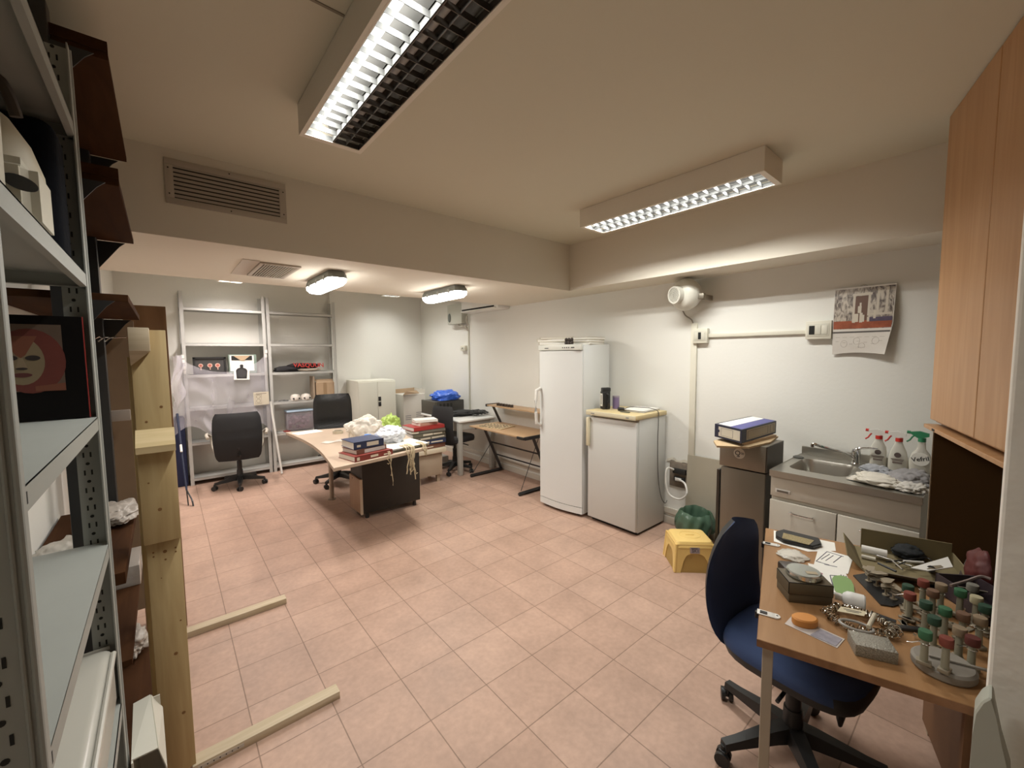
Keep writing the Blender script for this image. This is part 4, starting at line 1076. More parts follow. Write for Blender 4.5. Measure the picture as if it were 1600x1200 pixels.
def switch_box(lb, y0, y1, z0, z1, order):
    t = thing('switch_box', lb, 'switch', (XR, (y0+y1)/2, (z0+z1)/2), 0, 'wall switch boxes')
    g = G(); g.box(XR-.045, XR-.0005, y0, y1, z0, z1, .005); obj('box', g, mat('box_cream', (.66, .58, .44), .6) if 0 else TRK, t)
    g = G(); g.box(XR-.048, XR-.046, y0+.012, y1-.012, z0+.02, z1-.02, .001); f = obj('plate', g, mat('plate_cream', (.62, .60, .50), .4), t)
    w_ = (y1-y0-.04)/3
    for k, kind in enumerate(order):
        g = G(); yy = y0+.02+k*w_
        g.box(XR-.051, XR-.0485, yy+.002, yy+w_-.002, z0+.033, z1-.033, .001); obj('rocker', g, HOLE if kind == 'b' else mat('rocker_cream', (.66, .64, .54), .4), f)
    return t
switch_box('wall switch box with one black rocker at the left end of the horizontal cable duct', 1.60, 1.725, 1.675, 1.80, 'wbw')
switch_box('larger wall switch box at the right end of the horizontal cable duct, beside the calendar', .755, .905, 1.683, 1.81, 'wwb')
switch_box('small wall switch box on the far sink wall above the television', 5.24, 5.37, 1.65, 1.73, 'wbw')
g = G(); g.box(XR-.020, XR-.0005, 5.175, 5.20, .75, 2.05, .003); single('cable_duct', g, mat('duct_grey', (.60, .59, .50), .5), 'thin vertical cable duct on the far sink wall beside the small switch box', 'cable duct')
# junction gear on the far wall
t = thing('siren_box', 'pale grey wall box with oval grey lens under the bulkhead by the far lamp', 'alarm box', (3.45, 5.45, 2.1))
g = G(); g.box(3.44, XR-.0005, 5.22, 5.62, 2.06, 2.36, .01); obj('case', g, mat('alarm_grey', (.50, .50, .43), .5), t)
g = G(); g.lathe([(0, 0), (.035, 0), (.03, .015), (0, .02)], (0, 0, 0), 16, M=Matrix.Translation((3.438, 5.55, 2.16)) @ Matrix.Rotation(R(-90), 4, 'Y') @ Matrix.Scale(2, 4, (1, 0, 0))); obj('lens', g, mat('lens_grey', (.16, .17, .15), .4), t)
g = G(); g.tube(smooth([(3.50, 5.40, 2.05), (3.49, 5.3, 2.02), (3.50, 5.22, 2.02), (3.535, 5.19, 1.95)]), .012, 8); g.tube(smooth([(3.50, 5.16, 2.17), (3.50, 5.18, 2.1), (3.535, 5.188, 2.03)]), .012, 8); obj('wire', g, mat('wire_pale', (.48, .45, .38), .5), t)
t = thing('air_conditioner', 'white split air conditioner on the far sink wall just below the bulkhead edge', 'air conditioner', (3.4, 4.65, 2.3))
g = G(); g.box(3.34, XR-.0005, 4.215, 5.08, 2.19, 2.48, .02); obj('case', g, WHITEP, t)
g = G(); g.box(3.333, 3.345, 4.30, 5.05, 2.215, 2.235, .002); obj('air_slot', g, HOLE, t)
g = G(); g.box(3.32, 3.338, 4.26, 5.06, 2.197, 2.210, .003); obj('louvre', g, WHITEP, t)
# calendar
t = thing('wall_calendar', 'curling wall calendar with a fountain photo above and pale pages below, on the sink wall', 'calendar', (3.5, .59, 1.8))
y0, y1 = .75, .44     # left, right in view
def cal(u, v, off=0):
    yy = y0+(y1-y0)*u*(1-.02*v)
    z = 2.02-.445*v+.0*u
    bulge = .012+.05*math.sin(math.pi*min(1, v*1.0))*(.3+.2*u)+.05*max(0, v-.6)*2*u*u
    if v > .9: z += .012*math.sin(math.pi*u)
    return (XR-.006-bulge-off, yy+.03*max(0, v-.55)*u*2, z)
def calpatch(us, vs, off, n=6):
    g.grid(n, n, lambda a, b: cal(us[0]+(us[1]-us[0])*a, vs[0]+(vs[1]-vs[0])*b, off))
g = G(); g.grid(16, 28, lambda a, b: cal(a, b), thick=.002); obj('pages', g, mat('calendar_page', (.66, .62, .56), .5, var=.08, vs=14), t, smooth=60)
def calimg_mat():
    m = mat('calendar_stone', (.30, .25, .19), .4, var=.0)
    nt = m.node_tree; b = nt.nodes['Principled BSDF']; N = nt.nodes.new; L = nt.links.new
    tc = N('ShaderNodeTexCoord'); n = N('ShaderNodeTexNoise'); n.inputs['Scale'].default_value = 34; n.inputs['Detail'].default_value = 6; n.inputs['Distortion'].default_value = 1.2
    mp = N('ShaderNodeMapping'); mp.inputs['Scale'].default_value = (1, 1.3, .6)
    cr = N('ShaderNodeValToRGB'); e = cr.color_ramp.elements
    e[0].position = .35; e[0].color = (.07, .05, .045, 1); e[1].position = .62; e[1].color = (.52, .46, .38, 1)
    L(tc.outputs['Object'], mp.inputs['Vector']); L(mp.outputs[0], n.inputs['Vector']); L(n.outputs['Fac'], cr.inputs['Fac']); L(cr.outputs['Color'], b.inputs['Base Color'])
    return m
g = G(); calpatch((.01, .99), (.02, .62), .0022, 20); ph = obj('photo', g, calimg_mat(), t)
g = G(); calpatch((.34, .60), (.14, .50), .0032); obj('niche', g, mat('niche_brown', (.13, .07, .045), .6), ph)
g = G(); calpatch((.33, .37), (.12, .52), .0036, 3); calpatch((.58, .62), (.12, .52), .0036, 3); calpatch((.32, .64), (.10, .135), .0036, 3); calpatch((.72, .76), (.06, .42), .0034, 3); calpatch((.86, .90), (.04, .40), .0034, 3); calpatch((.62, .97), (.40, .43), .0036, 3)
obj('stone_frame', g, mat('stone_pale', (.55, .49, .40), .6), ph)
g = G()
for (a, b, w_, h_) in ((.46, .24, .03, .05), (.45, .29, .06, .10), (.40, .40, .07, .12), (.48, .39, .05, .14), (.52, .42, .03, .10), (.36, .47, .05, .06), (.70, .36, .04, .12)):
    calpatch((a-w_/2, a+w_/2), (b, b+h_), .0042, 4)
obj('statue', g, mat('statue_pale', (.58, .52, .42), .6), ph)
g = G(); calpatch((.01, .98), (.50, .615), .0034, 10); obj('flower_bed', g, mat('flower_red', (.30, .075, .03), .6, var=.55, vs=26), ph)
g = G(); calpatch((.62, .98), (.46, .52), .004, 6); obj('basin', g, mat('basin_dark', (.08, .06, .10), .6, var=.4, vs=30), ph)
g = G(); calpatch((0, .99), (.655, .68), .0022, 8); obj('band', g, mat('band_dark', (.10, .09, .08), .6), t)
g = G()
for k in range(7): calpatch((.06+.13*k, .14+.13*k), (.74, .745), .0022, 2); calpatch((.06+.13*k, .12+.13*k), (.80+.02*(k % 3), .806+.02*(k % 3)), .0022, 2)
for cc in ((.22, .84), (.45, .80), (.55, .88), (.78, .80)):
    g.tube([cal(cc[0]+.06*math.cos(a), cc[1]+.05*math.sin(a), .0026) for a in [k*math.pi/8 for k in range(16)]], .0007, 4, closed=True)
obj('engraving', g, mat('engraving_grey', (.42, .38, .33), .7), t)
g = G(); g.cyl((XR, .60, 2.03), (XR-.02, .60, 2.032), .004, seg=8); g.tube([(XR-.012, .60+.018*math.cos(a), 2.018+.014*math.sin(a)) for a in [k*math.pi/6 for k in range(12)]], .0015, 4, closed=True); obj('nail', g, CHROME, t)

# ================================================================== broken socket, panels, green bin
t = thing('wall_sockets', 'broken wall opening with dark sockets and a looping white cable beside the small fridge', 'socket', (3.53, 1.83, .48))
g = G(); g.box(XR-.012, XR-.0006, 1.75, 1.93, .37, .60, .002); obj('hole', g, mat('broken_plaster', (.22, .18, .14), .9, var=.5, vs=30), t)
g = G(); g.box(XR-.045, XR-.013, 1.765, 1.885, .50, .545, .006); g.box(XR-.04, XR-.013, 1.775, 1.875, .43, .47, .006); obj('socket_body', g, BLACK, t)
g = G(); g.box(XR-.044, XR-.041, 1.80, 1.86, .435, .465, .003); obj('socket_plate', g, WHITEP, t)
g = G(); g.tube(smooth([(3.50, 1.87, .535), (3.44, 1.90, .55), (3.42, 1.90, .44), (3.42, 1.87, .33), (3.43, 1.78, .30), (3.43, 1.71, .36), (3.46, 1.74, .44), (3.50, 1.82, .455)]), .0085, 8); obj('white_cable', g, WHITEP, t)
g = G(); g.grid(8, 3, lambda u, v: (XR-.002-.006*abs(math.sin(9*u)), 1.76+.2*u, .60+.025*v+.012*math.sin(11*u)), thick=.002); obj('flaking_plaster', g, mat('wall_flake', (.70, .66, .56), .9), t)
g = G(); g.prism([(XR-.06, 1.235, 0), (XR-.06, 1.755, 0), (XR-.022, 1.755, .69), (XR-.022, 1.235, .69)], (.012, 0, 0)); single('grey_board', g, mat('beige_board', (.40, .36, .28), .6, var=.04), 'beige board leaning on the sink wall behind the green-bagged bin', 'board', smooth=0)
g = G(); g.prism([(3.10, 1.30, 0), (3.30, 1.30, 0), (3.30, 1.265, .755), (3.02, 1.265, .755)], (0, .018, 0)); single('dark_board', g, mat('dark_board', (.035, .028, .022), .4), 'narrow dark board standing edge-on beside the steel cabinet column', 'board', smooth=0)
t = thing('waste_bin', 'waste bin lined with a green plastic bag, behind the yellow stool', 'bin', (3.32, 1.575, 0))
g = G(); g.lathe([(0, 0), (.095, 0), (.125, .27), (.118, .27), (.09, .01), (0, .01)], (3.32, 1.575, 0), 28); obj('bucket', g, mat('bin_green_dark', (.05, .11, .06), .5), t)
def liner(u, v):
    a = 2*math.pi*u
    if v < .35: r_ = .116-.05*(1-v/.35)*.6; z = .12+(.285-.12)*v/.35
    else:
        w_ = (v-.35)/.65; r_ = .118+.028*math.sin(w_*math.pi*.8)+.012*w_; z = .285-.17*w_**1.2
    r_ += .007*math.sin(a*11+v*6)*(.3+v)+.008*noise.noise(Vector((math.cos(a)*3, math.sin(a)*3, v*5)))
    return (3.32+r_*math.cos(a), 1.575+r_*math.sin(a), z+.02*math.sin(3*a)*v)
g = G(); g.grid(72, 22, liner); obj('liner', g, mat('green_liner', (.070, .125, .082), .25), t, smooth=80)

# ================================================================== YELLOW STOOL
t = thing('step_stool', 'low yellow plastic step stool with a printed sticker on its front', 'stool', (2.965, 1.447, 0), R(-44.6))
YS = mat('stool_yellow', (.78, .55, .19), .4, var=.06, vs=10)
def stool():
    g = G(); Hs = .225
    a, b, ab, bb = .132, .116, .150, .138
    def shell(hx, hy, z, r_=.03, n=5):
        out = []
        for sx, sy, a0 in ((1, 1, 0), (-1, 1, 90), (-1, -1, 180), (1, -1, 270)):
            for k in range(n+1):
                an = R(a0+90*k/n); out.append((sx*(hx-r_)+r_*math.cos(an), sy*(hy-r_)+r_*math.sin(an), z))
        return out
    # seat plate
    rings = [shell(a-.02, b-.02, Hs), shell(a-.006, b-.006, Hs-.003), shell(a, b, Hs-.012), shell(a+.008, b+.009, Hs-.045)]
    V = [[g.bm.verts.new(p) for p in r_] for r_ in rings]
    g.bm.faces.new(V[0]); n = len(V[0])
    for A, B in zip(V, V[1:]):
        for i in range(n): g.bm.faces.new((A[i], A[(i+1) % n], B[(i+1) % n], B[i]))
    # skirt with arched openings: walls as solid prisms
    def wallp(p0, p1, q0, q1, outn):
        # p0,p1 top ends, q0,q1 bottom ends (Vectors). arch between.
        p0, p1, q0, q1 = map(Vector, (p0, p1, q0, q1)); pts = []
        lw = .15
        pts += [p0, p1, q1, q1.lerp(q0, lw)]
        m = 12; hgt = .66
        for k in range(m+1):
            u = k/m; x = lw+(1-2*lw)*u
            zf = hgt*(1-abs(2*u-1)**5)
            bq = q1.lerp(q0, x); tp = p1.lerp(p0, x)
            pts.append(bq.lerp(tp, zf))
        pts += [q0]
        th = Vector(outn)*-.006
        A = [g.bm.verts.new(p) for p in pts]; B = [g.bm.verts.new(p+th) for p in pts]
        # triangulated faces via fill: use strips
        k0 = 3
        fs = []
        for S, rev in ((A, 0), (B, 1)):
            f = g.bm.faces.new(S if not rev else S[::-1]); fs.append(f)
        nn = len(A)
        for i in range(nn): g.bm.faces.new((A[i], B[i], B[(i+1) % nn], A[(i+1) % nn]))
        bmesh.ops.triangulate(g.bm, faces=fs)
    zt_ = Hs-.02
    wallp((-a-.004, -b-.004, zt_), (a+.004, -b-.004, zt_), (-ab, -bb, 0), (ab, -bb, 0), (0, -1, 0))
    wallp((a+.004, b+.004, zt_), (-a-.004, b+.004, zt_), (ab, bb, 0), (-ab, bb, 0), (0, 1, 0))
    wallp((a+.004, -b-.004, zt_), (a+.004, b+.004, zt_), (ab, -bb, 0), (ab, bb, 0), (1, 0, 0))
    wallp((-a-.004, b+.004, zt_), (-a-.004, -b-.004, zt_), (-ab, bb, 0), (-ab, -bb, 0), (-1, 0, 0))
    # corner ribs
    for sx in (-1, 1):
        for sy in (-1, 1): g.tube([(sx*(a+.000), sy*(b+.000), Hs-.02), (sx*(ab-.004), sy*(bb-.004), .004)], .010, 8)
    g.tube([(-.03, 0, Hs+.001), (.03, 0, Hs+.001)], .006, 6)
    g.tube([(x, y, Hs+.0005) for x, y in [(.075*math.cos(q), .06*math.sin(q)) for q in [k*math.pi/14 for k in range(28)]]], .0022, 5, closed=True)
    return g
obj('body', stool(), YS, t, world=False, smooth=30)
g = G(); ny = Vector((0, -1, -.19)).normalized()
MS = frame_m((-.005, -.1285, .165), (1, 0, 0), (0, .12, 1))
g.box(-.034, .034, -.021, .021, .0, .001, 0, MS); st = obj('sticker', g, mat('sticker_grey', (.34, .28, .28), .5), t, world=False)
g = G(); text_into(g, 'SK1', .032, MS @ Matrix.Translation((.004, -.003, .0015)), .0004); g.box(-.026, .02, .012, .017, .001, .0016, 0, MS); obj('sticker_print', g, mat('sticker_dark', (.05, .04, .05), .5), st, world=False, smooth=0)

# ================================================================== STEEL COLUMN + binder
t = thing('water_dispenser', 'tall brushed steel cabinet column with a round logo badge, left of the sink', 'steel cabinet', (3.08, 1.09, 0))
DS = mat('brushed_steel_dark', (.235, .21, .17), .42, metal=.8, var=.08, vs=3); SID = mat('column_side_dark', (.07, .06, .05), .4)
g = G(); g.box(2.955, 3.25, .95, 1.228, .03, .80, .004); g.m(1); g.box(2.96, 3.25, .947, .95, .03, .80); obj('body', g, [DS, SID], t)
g = G(); g.box(2.938, 3.25, .944, 1.234, .812, .985, .004); hd = obj('head', g, DS, t)
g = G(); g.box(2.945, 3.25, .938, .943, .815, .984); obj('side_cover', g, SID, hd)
MB_ = frame_m((2.9372, 1.105, .915), (0, -1, 0), (0, 0, 1))
g = G(); g.lathe([(0, 0), (.036, 0), (.036, .0008), (0, .0008)], (0, 0, 0), 28, M=MB_ @ Matrix.Translation((0, 0, -.0012)) @ Matrix.Rotation(0, 4, 'X')); bd = obj('logo_badge', g, mat('badge_pale', (.50, .46, .38), .5), hd)
g = G(); text_into(g, 'Q', .046, MB_ @ Matrix.Translation((-.010, .0, .0004)), .0004); g.box(.010, .030, .004, .008, 0, .0008, 0, MB_); g.box(.012, .030, -.004, 0, 0, .0008, 0, MB_); g.box(-.016, .002, -.026, -.021, 0, .0008, 0, MB_)
obj('logo_print', g, mat('logo_dark', (.04, .035, .03), .5), bd, smooth=0)
g = G(); g.box(2.97, 3.23, .97, 1.21, 0, .03); obj('plinth', g, BLACKM, t)
t = thing('bent_cardboard', 'folded tan cardboard between the steel column and the blue box file', 'cardboard', (3.0, 1.08, .986))
CARDL = mat('cardboard_light', (.52, .38, .22), .8, var=.04)
g = G()
p = [at(x, y, Z=1.0) for x, y in ((1115, 688), (1130, 684), (1195, 678), (1216, 681), (1204, 690), (1170, 698), (1120, 696))]
g.prism([(q.x, q.y, .9865) for q in p], (0, 0, .012)); obj('lower_sheet', g, CARDL, t, smooth=0)
g = G(); q0 = at(1160, 697, Z=1.0); q1 = at(1213, 681, Z=1.01)
g.prism([(q0.x+.02, q0.y, 1.0), (q1.x, q1.y, 1.0), (q1.x+.02, q1.y+.08, 1.0), (q0.x+.12, q0.y+.10, 1.0)], (0, 0, .018)); obj('fold', g, CARD, t, smooth=0)
t = thing('box_file', 'blue and white box file lying on the cardboard on the steel column', 'box file', (3.0, 1.08, 1.02))
NB = mat('boxfile_navy', (.018, .022, .05), .45); BB = mat('boxfile_blue', (.06, .065, .25), .45)
zt2, zb2 = 1.108, 1.0195
q = [at(x, y, Z=zt2) for x, y in ((1117, 662), (1159, 671.5), (1213, 657.5), (1174, 650))]
def lp(a, b, u): return q[a].lerp(q[b], u)
g = G(); g.prism([(v.x, v.y, zb2) for v in q], (0, 0, zt2-zb2)); obj('case', g, NB, t, smooth=0)
def toppatch(u0, u1, v0, v1, m_, nm, dz=.0006):
    def P(u, v): a = q[0].lerp(q[1], v); b = q[3].lerp(q[2], v); r_ = a.lerp(b, u); return (r_.x, r_.y, zt2+.0002)
    g = G(); g.prism([P(u0, v0), P(u1, v0), P(u1, v1), P(u0, v1)], (0, 0, dz)); return obj(nm, g, m_, t, smooth=0)
toppatch(.04, .98, .08, .55, PAPER, 'white_panel'); toppatch(.02, .98, .55, .97, BB, 'blue_panel')
def facepatch(i, j, u0, u1, v0, v1, m_, nm, d_=.0012, par=None):
    A_ = q[i].lerp(q[j], u0); B_ = q[i].lerp(q[j], u1); H_2 = zt2-zb2
    nrm = Vector(((q[j]-q[i]).y, -(q[j]-q[i]).x, 0)).normalized()
    if nrm.dot(Vector((-1, -1, 0))) < 0: nrm = -nrm
    g = G(); g.prism([(A_.x, A_.y, zb2+H_2*v0), (B_.x, B_.y, zb2+H_2*v0), (B_.x, B_.y, zb2+H_2*v1), (A_.x, A_.y, zb2+H_2*v1)], nrm*d_); return obj(nm, g, m_, par or t, smooth=0)
WL = mat('label_offwhite', (.62, .58, .48), .7)
s1 = facepatch(0, 1, .16, .95, .14, .86, WL, 'end_label'); s2 = facepatch(1, 2, .13, .96, .14, .88, mat('label_grey', (.48, .42, .31), .7), 'side_label')
for (i, j, u0, u1, par) in ((0, 1, .26, .70, s1), (1, 2, .16, .74, s2), (1, 2, .80, .92, s2)):
    for a_, b_, c_, d2 in ((u0, u1, .22, .235), (u0, u1, .77, .785), (u0, u0+.008, .22, .78), (u1-.008, u1, .22, .78)): facepatch(i, j, a_, b_, c_, d2, NB, 'label_line', .0016, par)
facepatch(0, 1, .10, .20, .42, .62, NB, 'finger_hole', .002)

# ================================================================== SINK UNIT
SX0, SX1, SY0, SY1, SZ = 2.865, 3.50, .215, .895, .86
t = thing('sink_unit', 'stainless kitchen sink on a pale cabinet against the right wall', 'sink', (3.2, .55, 0))
bx0, bx1, by0, by1 = 3.00, 3.37, .545, .845
STW = mat('sink_steel', (.50, .48, .43), .30, metal=.9, var=.1, vs=5)
g = G()
def ring(hx, hy, cx, cy, z, r_, n=6):
    out = []
    for sx, sy, a0 in ((1, 1, 0), (-1, 1, 90), (-1, -1, 180), (1, -1, 270)):
        for k in range(n+1):
            an = R(a0+90*k/n); out.append(g.bm.verts.new((cx+sx*(hx-r_)+r_*math.cos(an), cy+sy*(hy-r_)+r_*math.sin(an), z)))
    return out
cx, cy, hx, hy = (bx0+bx1)/2, (by0+by1)/2, (bx1-bx0)/2, (by1-by0)/2
outer_c = [(SX1, SY1), (SX0, SY1), (SX0, SY0), (SX1, SY0)]
r1 = ring(hx, hy, cx, cy, SZ, .07); n = len(r1)
oc = [g.bm.verts.new((x, y, SZ)) for x, y in outer_c]
for k in range(4):
    seg_ = r1[k*7:(k+1)*7]
    for i in range(6): g.bm.faces.new((oc[k], seg_[i+1], seg_[i]))
    a_ = r1[(k*7+6)]; b_ = r1[((k+1)*7) % n]
    g.bm.faces.new((oc[k], oc[(k+1) % 4], b_, a_))
r2 = ring(hx-.012, hy-.012, cx, cy, SZ-.02, .06); r3 = ring(hx-.03, hy-.03, cx, cy, SZ-.15, .05)
for A_, B_ in ((r1, r2), (r2, r3)):
    for i in range(n): g.bm.faces.new((A_[i], A_[(i+1) % n], B_[(i+1) % n], B_[i]))
g.bm.faces.new(r3)
g.box(SX0-.003, SX0, SY0, SY1, SZ-.035, SZ+.003); g.box(SX0, SX1, SY1, SY1+.003, SZ-.035, SZ+.003)
g.box(SX0, SX1, SY0-.003, SY0, SZ-.035, SZ+.003)
g.box(SX1, SX1+.02, SY0, SY1, SZ-.035, SZ+.055, .002)
tp = obj('steel_top', g, STW, t, smooth=25)
g = G(); g.cyl((cx-.02, cy, SZ-.1495), (cx-.02, cy, SZ-.147), .03, seg=20); obj('drain', g, CHROME, tp)
g = G(); g.box(bx0+.01, bx0+.03, by1-.09, by1-.06, SZ-.06, SZ-.03, .004); obj('black_stopper', g, BLACK, tp)
for k in (0, 1):
    g = G(); y_ = by0+.018; g.cyl((bx0+.25+.03*k, y_-.002, SZ-.06), (bx0+.25+.03*k, y_+.006, SZ-.06), .010, seg=12); obj('overflow_hole', g, HOLE, tp)
g = G()
for k in range(5): g.box(SX0+.12, SX1-.10, SY0+.05+k*.045, SY0+.06+k*.045, SZ, SZ+.003, .001)
obj('drainer_ribs', g, STW, tp)
g = G(); g.lathe([(0, 0), (.03, 0), (.032, .006), (.02, .012), (0, .013)], (3.35, .875, SZ), 18) ; obj('plug', g, mat('plug_rubber', (.08, .08, .07), .5), tp)
CW = mat('sink_cabinet_white', (.60, .57, .49), .5, var=.03)
g = G(); g.box(SX0+.03, SX1, SY0+.005, SY1-.005, .08, SZ-.16, .002); g.box(SX0+.03, SX1, SY0+.005, SY0+.02, SZ-.16, SZ-.036); g.box(SX0+.03, SX1, SY1-.02, SY1-.005, SZ-.16, SZ-.036); obj('carcass', g, CW, t)
g = G(); g.box(SX0+.012, SX0+.029, SY0+.003, SY1-.003, .70, SZ-.036, .002); fp = obj('front_panel', g, CW, t)
g = G(); g.box(SX0+.008, SX0+.0115, .785, .865, .725, .75, .001); g.m(1); g.box(SX0+.006, SX0+.0078, .795, .855, .731, .743); obj('name_plate', g, [WHITEP, mat('plate_dark', (.16, .14, .11), .5)], fp)
for k, (a_, b_) in enumerate(((.556, SY1-.003), (SY0+.003, .550))):
    g = G(); g.box(SX0+.006, SX0+.024, a_, b_, .10, .675, .003); d = obj('door', g, CW, t)
    hy_ = (.665, .775) if k == 0 else (.335, .445)
    g = G(); g.tube(smooth([(SX0+.006, hy_[0], .622), (SX0-.02, hy_[0]+.004, .622), (SX0-.02, hy_[1]-.004, .622), (SX0+.006, hy_[1], .622)], 5), .0045, 8); obj('handle', g, CHROME, d)
g = G(); g.box(SX0+.06, SX1, SY0+.01, SY1-.01, 0, .08); obj('plinth', g, CW, t)
# mixer tap
t = thing('mixer_tap', 'chrome mixer tap with long angled spout behind the sink basin', 'tap', (3.40, .56, SZ))
g = G(); b0 = Vector((3.42, .575, SZ+.001)); g.lathe([(0, 0), (.027, 0), (.027, .006), (.022, .012), (.022, .07), (.024, .075), (.022, .10), (0, .105)], b0, 20); obj('body', g, CHROME, t)
g = G(); tip = at(1271, 695, Y=.74); g.tube(smooth([b0+Vector((-.01, .0, .03)), b0+Vector((-.05, .04, .07)), tip+Vector((.03, -.03, -.008)), tip+Vector((0, 0, .006)), tip+Vector((-.004, .004, -.014))], 5), .0095, 10); obj('spout', g, CHROME, t)
g = G(); g.tube(smooth([b0+Vector((0, 0, .10)), b0+Vector((-.02, -.03, .115)), b0+Vector((-.03, -.11, .128))], 5), lambda u: .012-.007*u, 10); obj('lever', g, CHROME, t)
# cloths on the drainer
def rag(lb, c, size, m_, seed, amp=.45, fr=2.6):
    g = G(); g.blob((c[0], c[1], SZ+.012), size, seed, amp, fr, 5, floor=SZ+.0035)
    single('rag', g, m_, lb, 'cloth', 'cloths on the drainer', smooth=80)
rag('pale blue-grey crumpled cloth right behind the basin by the tap', (3.24, .44), (.12, .08, .035), mat('rag_bluegrey', (.33, .34, .36), .95, var=.25, vs=14), 21)
rag('white crumpled cloth at the front of the drainer', (3.02, .40), (.10, .13, .035), mat('rag_white', (.62, .58, .50), .95, var=.2, vs=16), 22)
rag('large dark grey cloth at the right rear of the drainer below the spray bottles', (3.17, .29), (.15, .09, .060), mat('rag_grey', (.26, .25, .25), .95, var=.15, vs=14), 23, .3)
rag('small striped white cloth at the right front edge of the drainer', (3.00, .27), (.09, .07, .03), mat('rag_white2', (.56, .53, .48), .95, var=.3, vs=20), 24)
# spray bottles
def spray(lb, x, y, headc, label_txt, rot=0, tall=.27, shape=0):
    t = thing('spray_bottle', lb, 'spray bottle', (x, y, SZ+.003), R(rot), 'spray bottles')
    o = lambda n, g, m, p=t, s=50: obj(n, g, m, p, world=False, smooth=s)
    BT = film('bottle_clear', (.72, .69, .60), .48, .15)
    g = G()
    if shape == 0: prof = [(0, 0), (.036, 0), (.040, .01), (.040, .10), (.036, .13), (.022, .16), (.018, .175), (.014, .185), (0, .186)]
    elif shape == 1: prof = [(0, 0), (.042, 0), (.046, .012), (.046, .07), (.036, .12), (.022, .155), (.016, .175), (.014, .185), (0, .186)]
    else: prof = [(0, 0), (.044, 0), (.050, .015), (.052, .07), (.040, .12), (.020, .15), (.017, .19), (.014, .20), (0, .201)]
    g.lathe(prof, (0, 0, 0), 28, sx=.62); o('bottle', g, BT)
    zt_ = prof[-1][1]
    hc = mat('spray_'+headc, {'red': (.55, .03, .02), 'green': (.03, .22, .10)}[headc], .4)
    g = G(); g.cyl((0, 0, zt_-.008), (0, 0, zt_+.014), .018, seg=18); o('collar', g, hc)
    g = G(); hz = zt_+.014
    top_m = WHITEP if headc == 'red' else hc
    g.prism([(-.011, -.030, hz+.012), (-.011, .0, hz+.0), (-.011, .02, hz), (-.011, .050, hz+.022), (-.011, .052, hz+.032), (-.011, .01, hz+.040), (-.011, -.030, hz+.030)], (.022, 0, 0)); hd = o('head', g, top_m, t, 20)
    g = G(); g.cyl((0, .050, hz+.028), (0, .066, hz+.029), .009, seg=12); o('nozzle', g, hc, hd)
    g = G(); g.tube([(0, .030, hz+.016), (0, .042, hz+.002), (0, .052, hz-.018), (0, .066, hz-.030)], .005, 6); o('trigger', g, hc, hd)
    # label
    g = G(); xf = -.62*(prof[2][0])-.0006
    ML = frame_m((-.0325 if shape == 2 else xf, 0, .075), (0, -1, 0), (0, 0, 1))
    if shape == 2: ML = ML @ Matrix.Translation((0, .018, 0))
    if shape == 2:
        g.lathe([(0, 0), (.040, 0), (.040, .001), (0, .001)], (0, 0, 0), 24, M=ML); lb_ = o('label', g, mat('label_paper', (.72, .70, .64), .5))
        g = G(); text_into(g, label_txt, .036, ML @ Matrix.Translation((0, .0, .0016)) @ Matrix.Rotation(R(14), 4, 'Z'), .0005); o('label_text', g, mat('label_black', (.02, .02, .02), .6), lb_, 0)
    else:
        g.lathe([(0, 0), (.016, 0), (.016, .001), (0, .001)], (0, 0, 0), 20, M=ML @ Matrix.Translation((0, .022, 0))); lb_ = o('emblem', g, mat('emblem_dark', (.10, .07, .06), .6))
        g = G(); g.box(-.030, .030, -.006, -.001, 0, .001, 0, ML); g.box(-.026, .026, -.013, -.009, 0, .001, 0, ML); g.box(-.022, .022, -.03, -.02, 0, .001, 0, ML); o('label_print', g, mat('label_print_dark', (.16, .12, .10), .6), lb_, 0)
pL = at(1395, 735, X=3.44)
spray('clear spray bottle with red trigger, leftmost of the three behind the cloths', 3.44, .470, 'red', '', 4, shape=0)
spray('clear spray bottle with red trigger, middle one of the three behind the cloths', 3.43, .375, 'red', '', 0, shape=1)
spray('clear spray bottle with green trigger and a round white label reading Vefril', 3.42, .275, 'green', 'Vefril', 0, shape=2)

# ================================================================== RIGHT CORNER: cupboard, hinged desk, clutter
RZ = R(16.85)
MD = Matrix.Translation((1.318, .429, 0)) @ Matrix.Rotation(RZ, 4, 'Z')
DZ = .74
t = thing('wall_cupboard', 'tall light wood cupboard reaching the ceiling at the right edge, above a dark panel', 'cupboard', (1.318, .429, 0), RZ)
CXR = 1.372
g = G(); g.box(.30, CXR, -1.0, -.672, 1.255, H0-.003, .001); obj('carcass', g, BEECH, t, world=False, smooth=0)
for a_, b_ in ((.838, CXR), (.30, .834)):
    g = G(); g.box(a_, b_, -.671, -.650, 1.268, H0-.006, .004); obj('door', g, BEECH, t, world=False, smooth=0)
g = G(); g.box(.30, CXR+.01, -1.0, -.632, 1.225, 1.243, .002); sh = obj('under_shelf', g, BEECH, t, world=False, smooth=0)
g = G(); g.box(CXR-.16, CXR-.12, -.6315, -.6308, 1.229, 1.239); obj('catch', g, HOLE, sh, world=False, smooth=0)
GLD = mat('glossy_dark_panel', (.020, .010, .004), .5, spec=0)
g = G(); g.box(.30, CXR, -.69, -.668, .02, 1.224); obj('dark_panel', g, GLD, t, world=False, smooth=0)
g = G(); g.box(CXR-.004, CXR, -1.0, -.664, .0, 1.224); obj('side_edge', g, mat('side_edge_pale', (.36, .27, .18), .5), t, world=False, smooth=0)

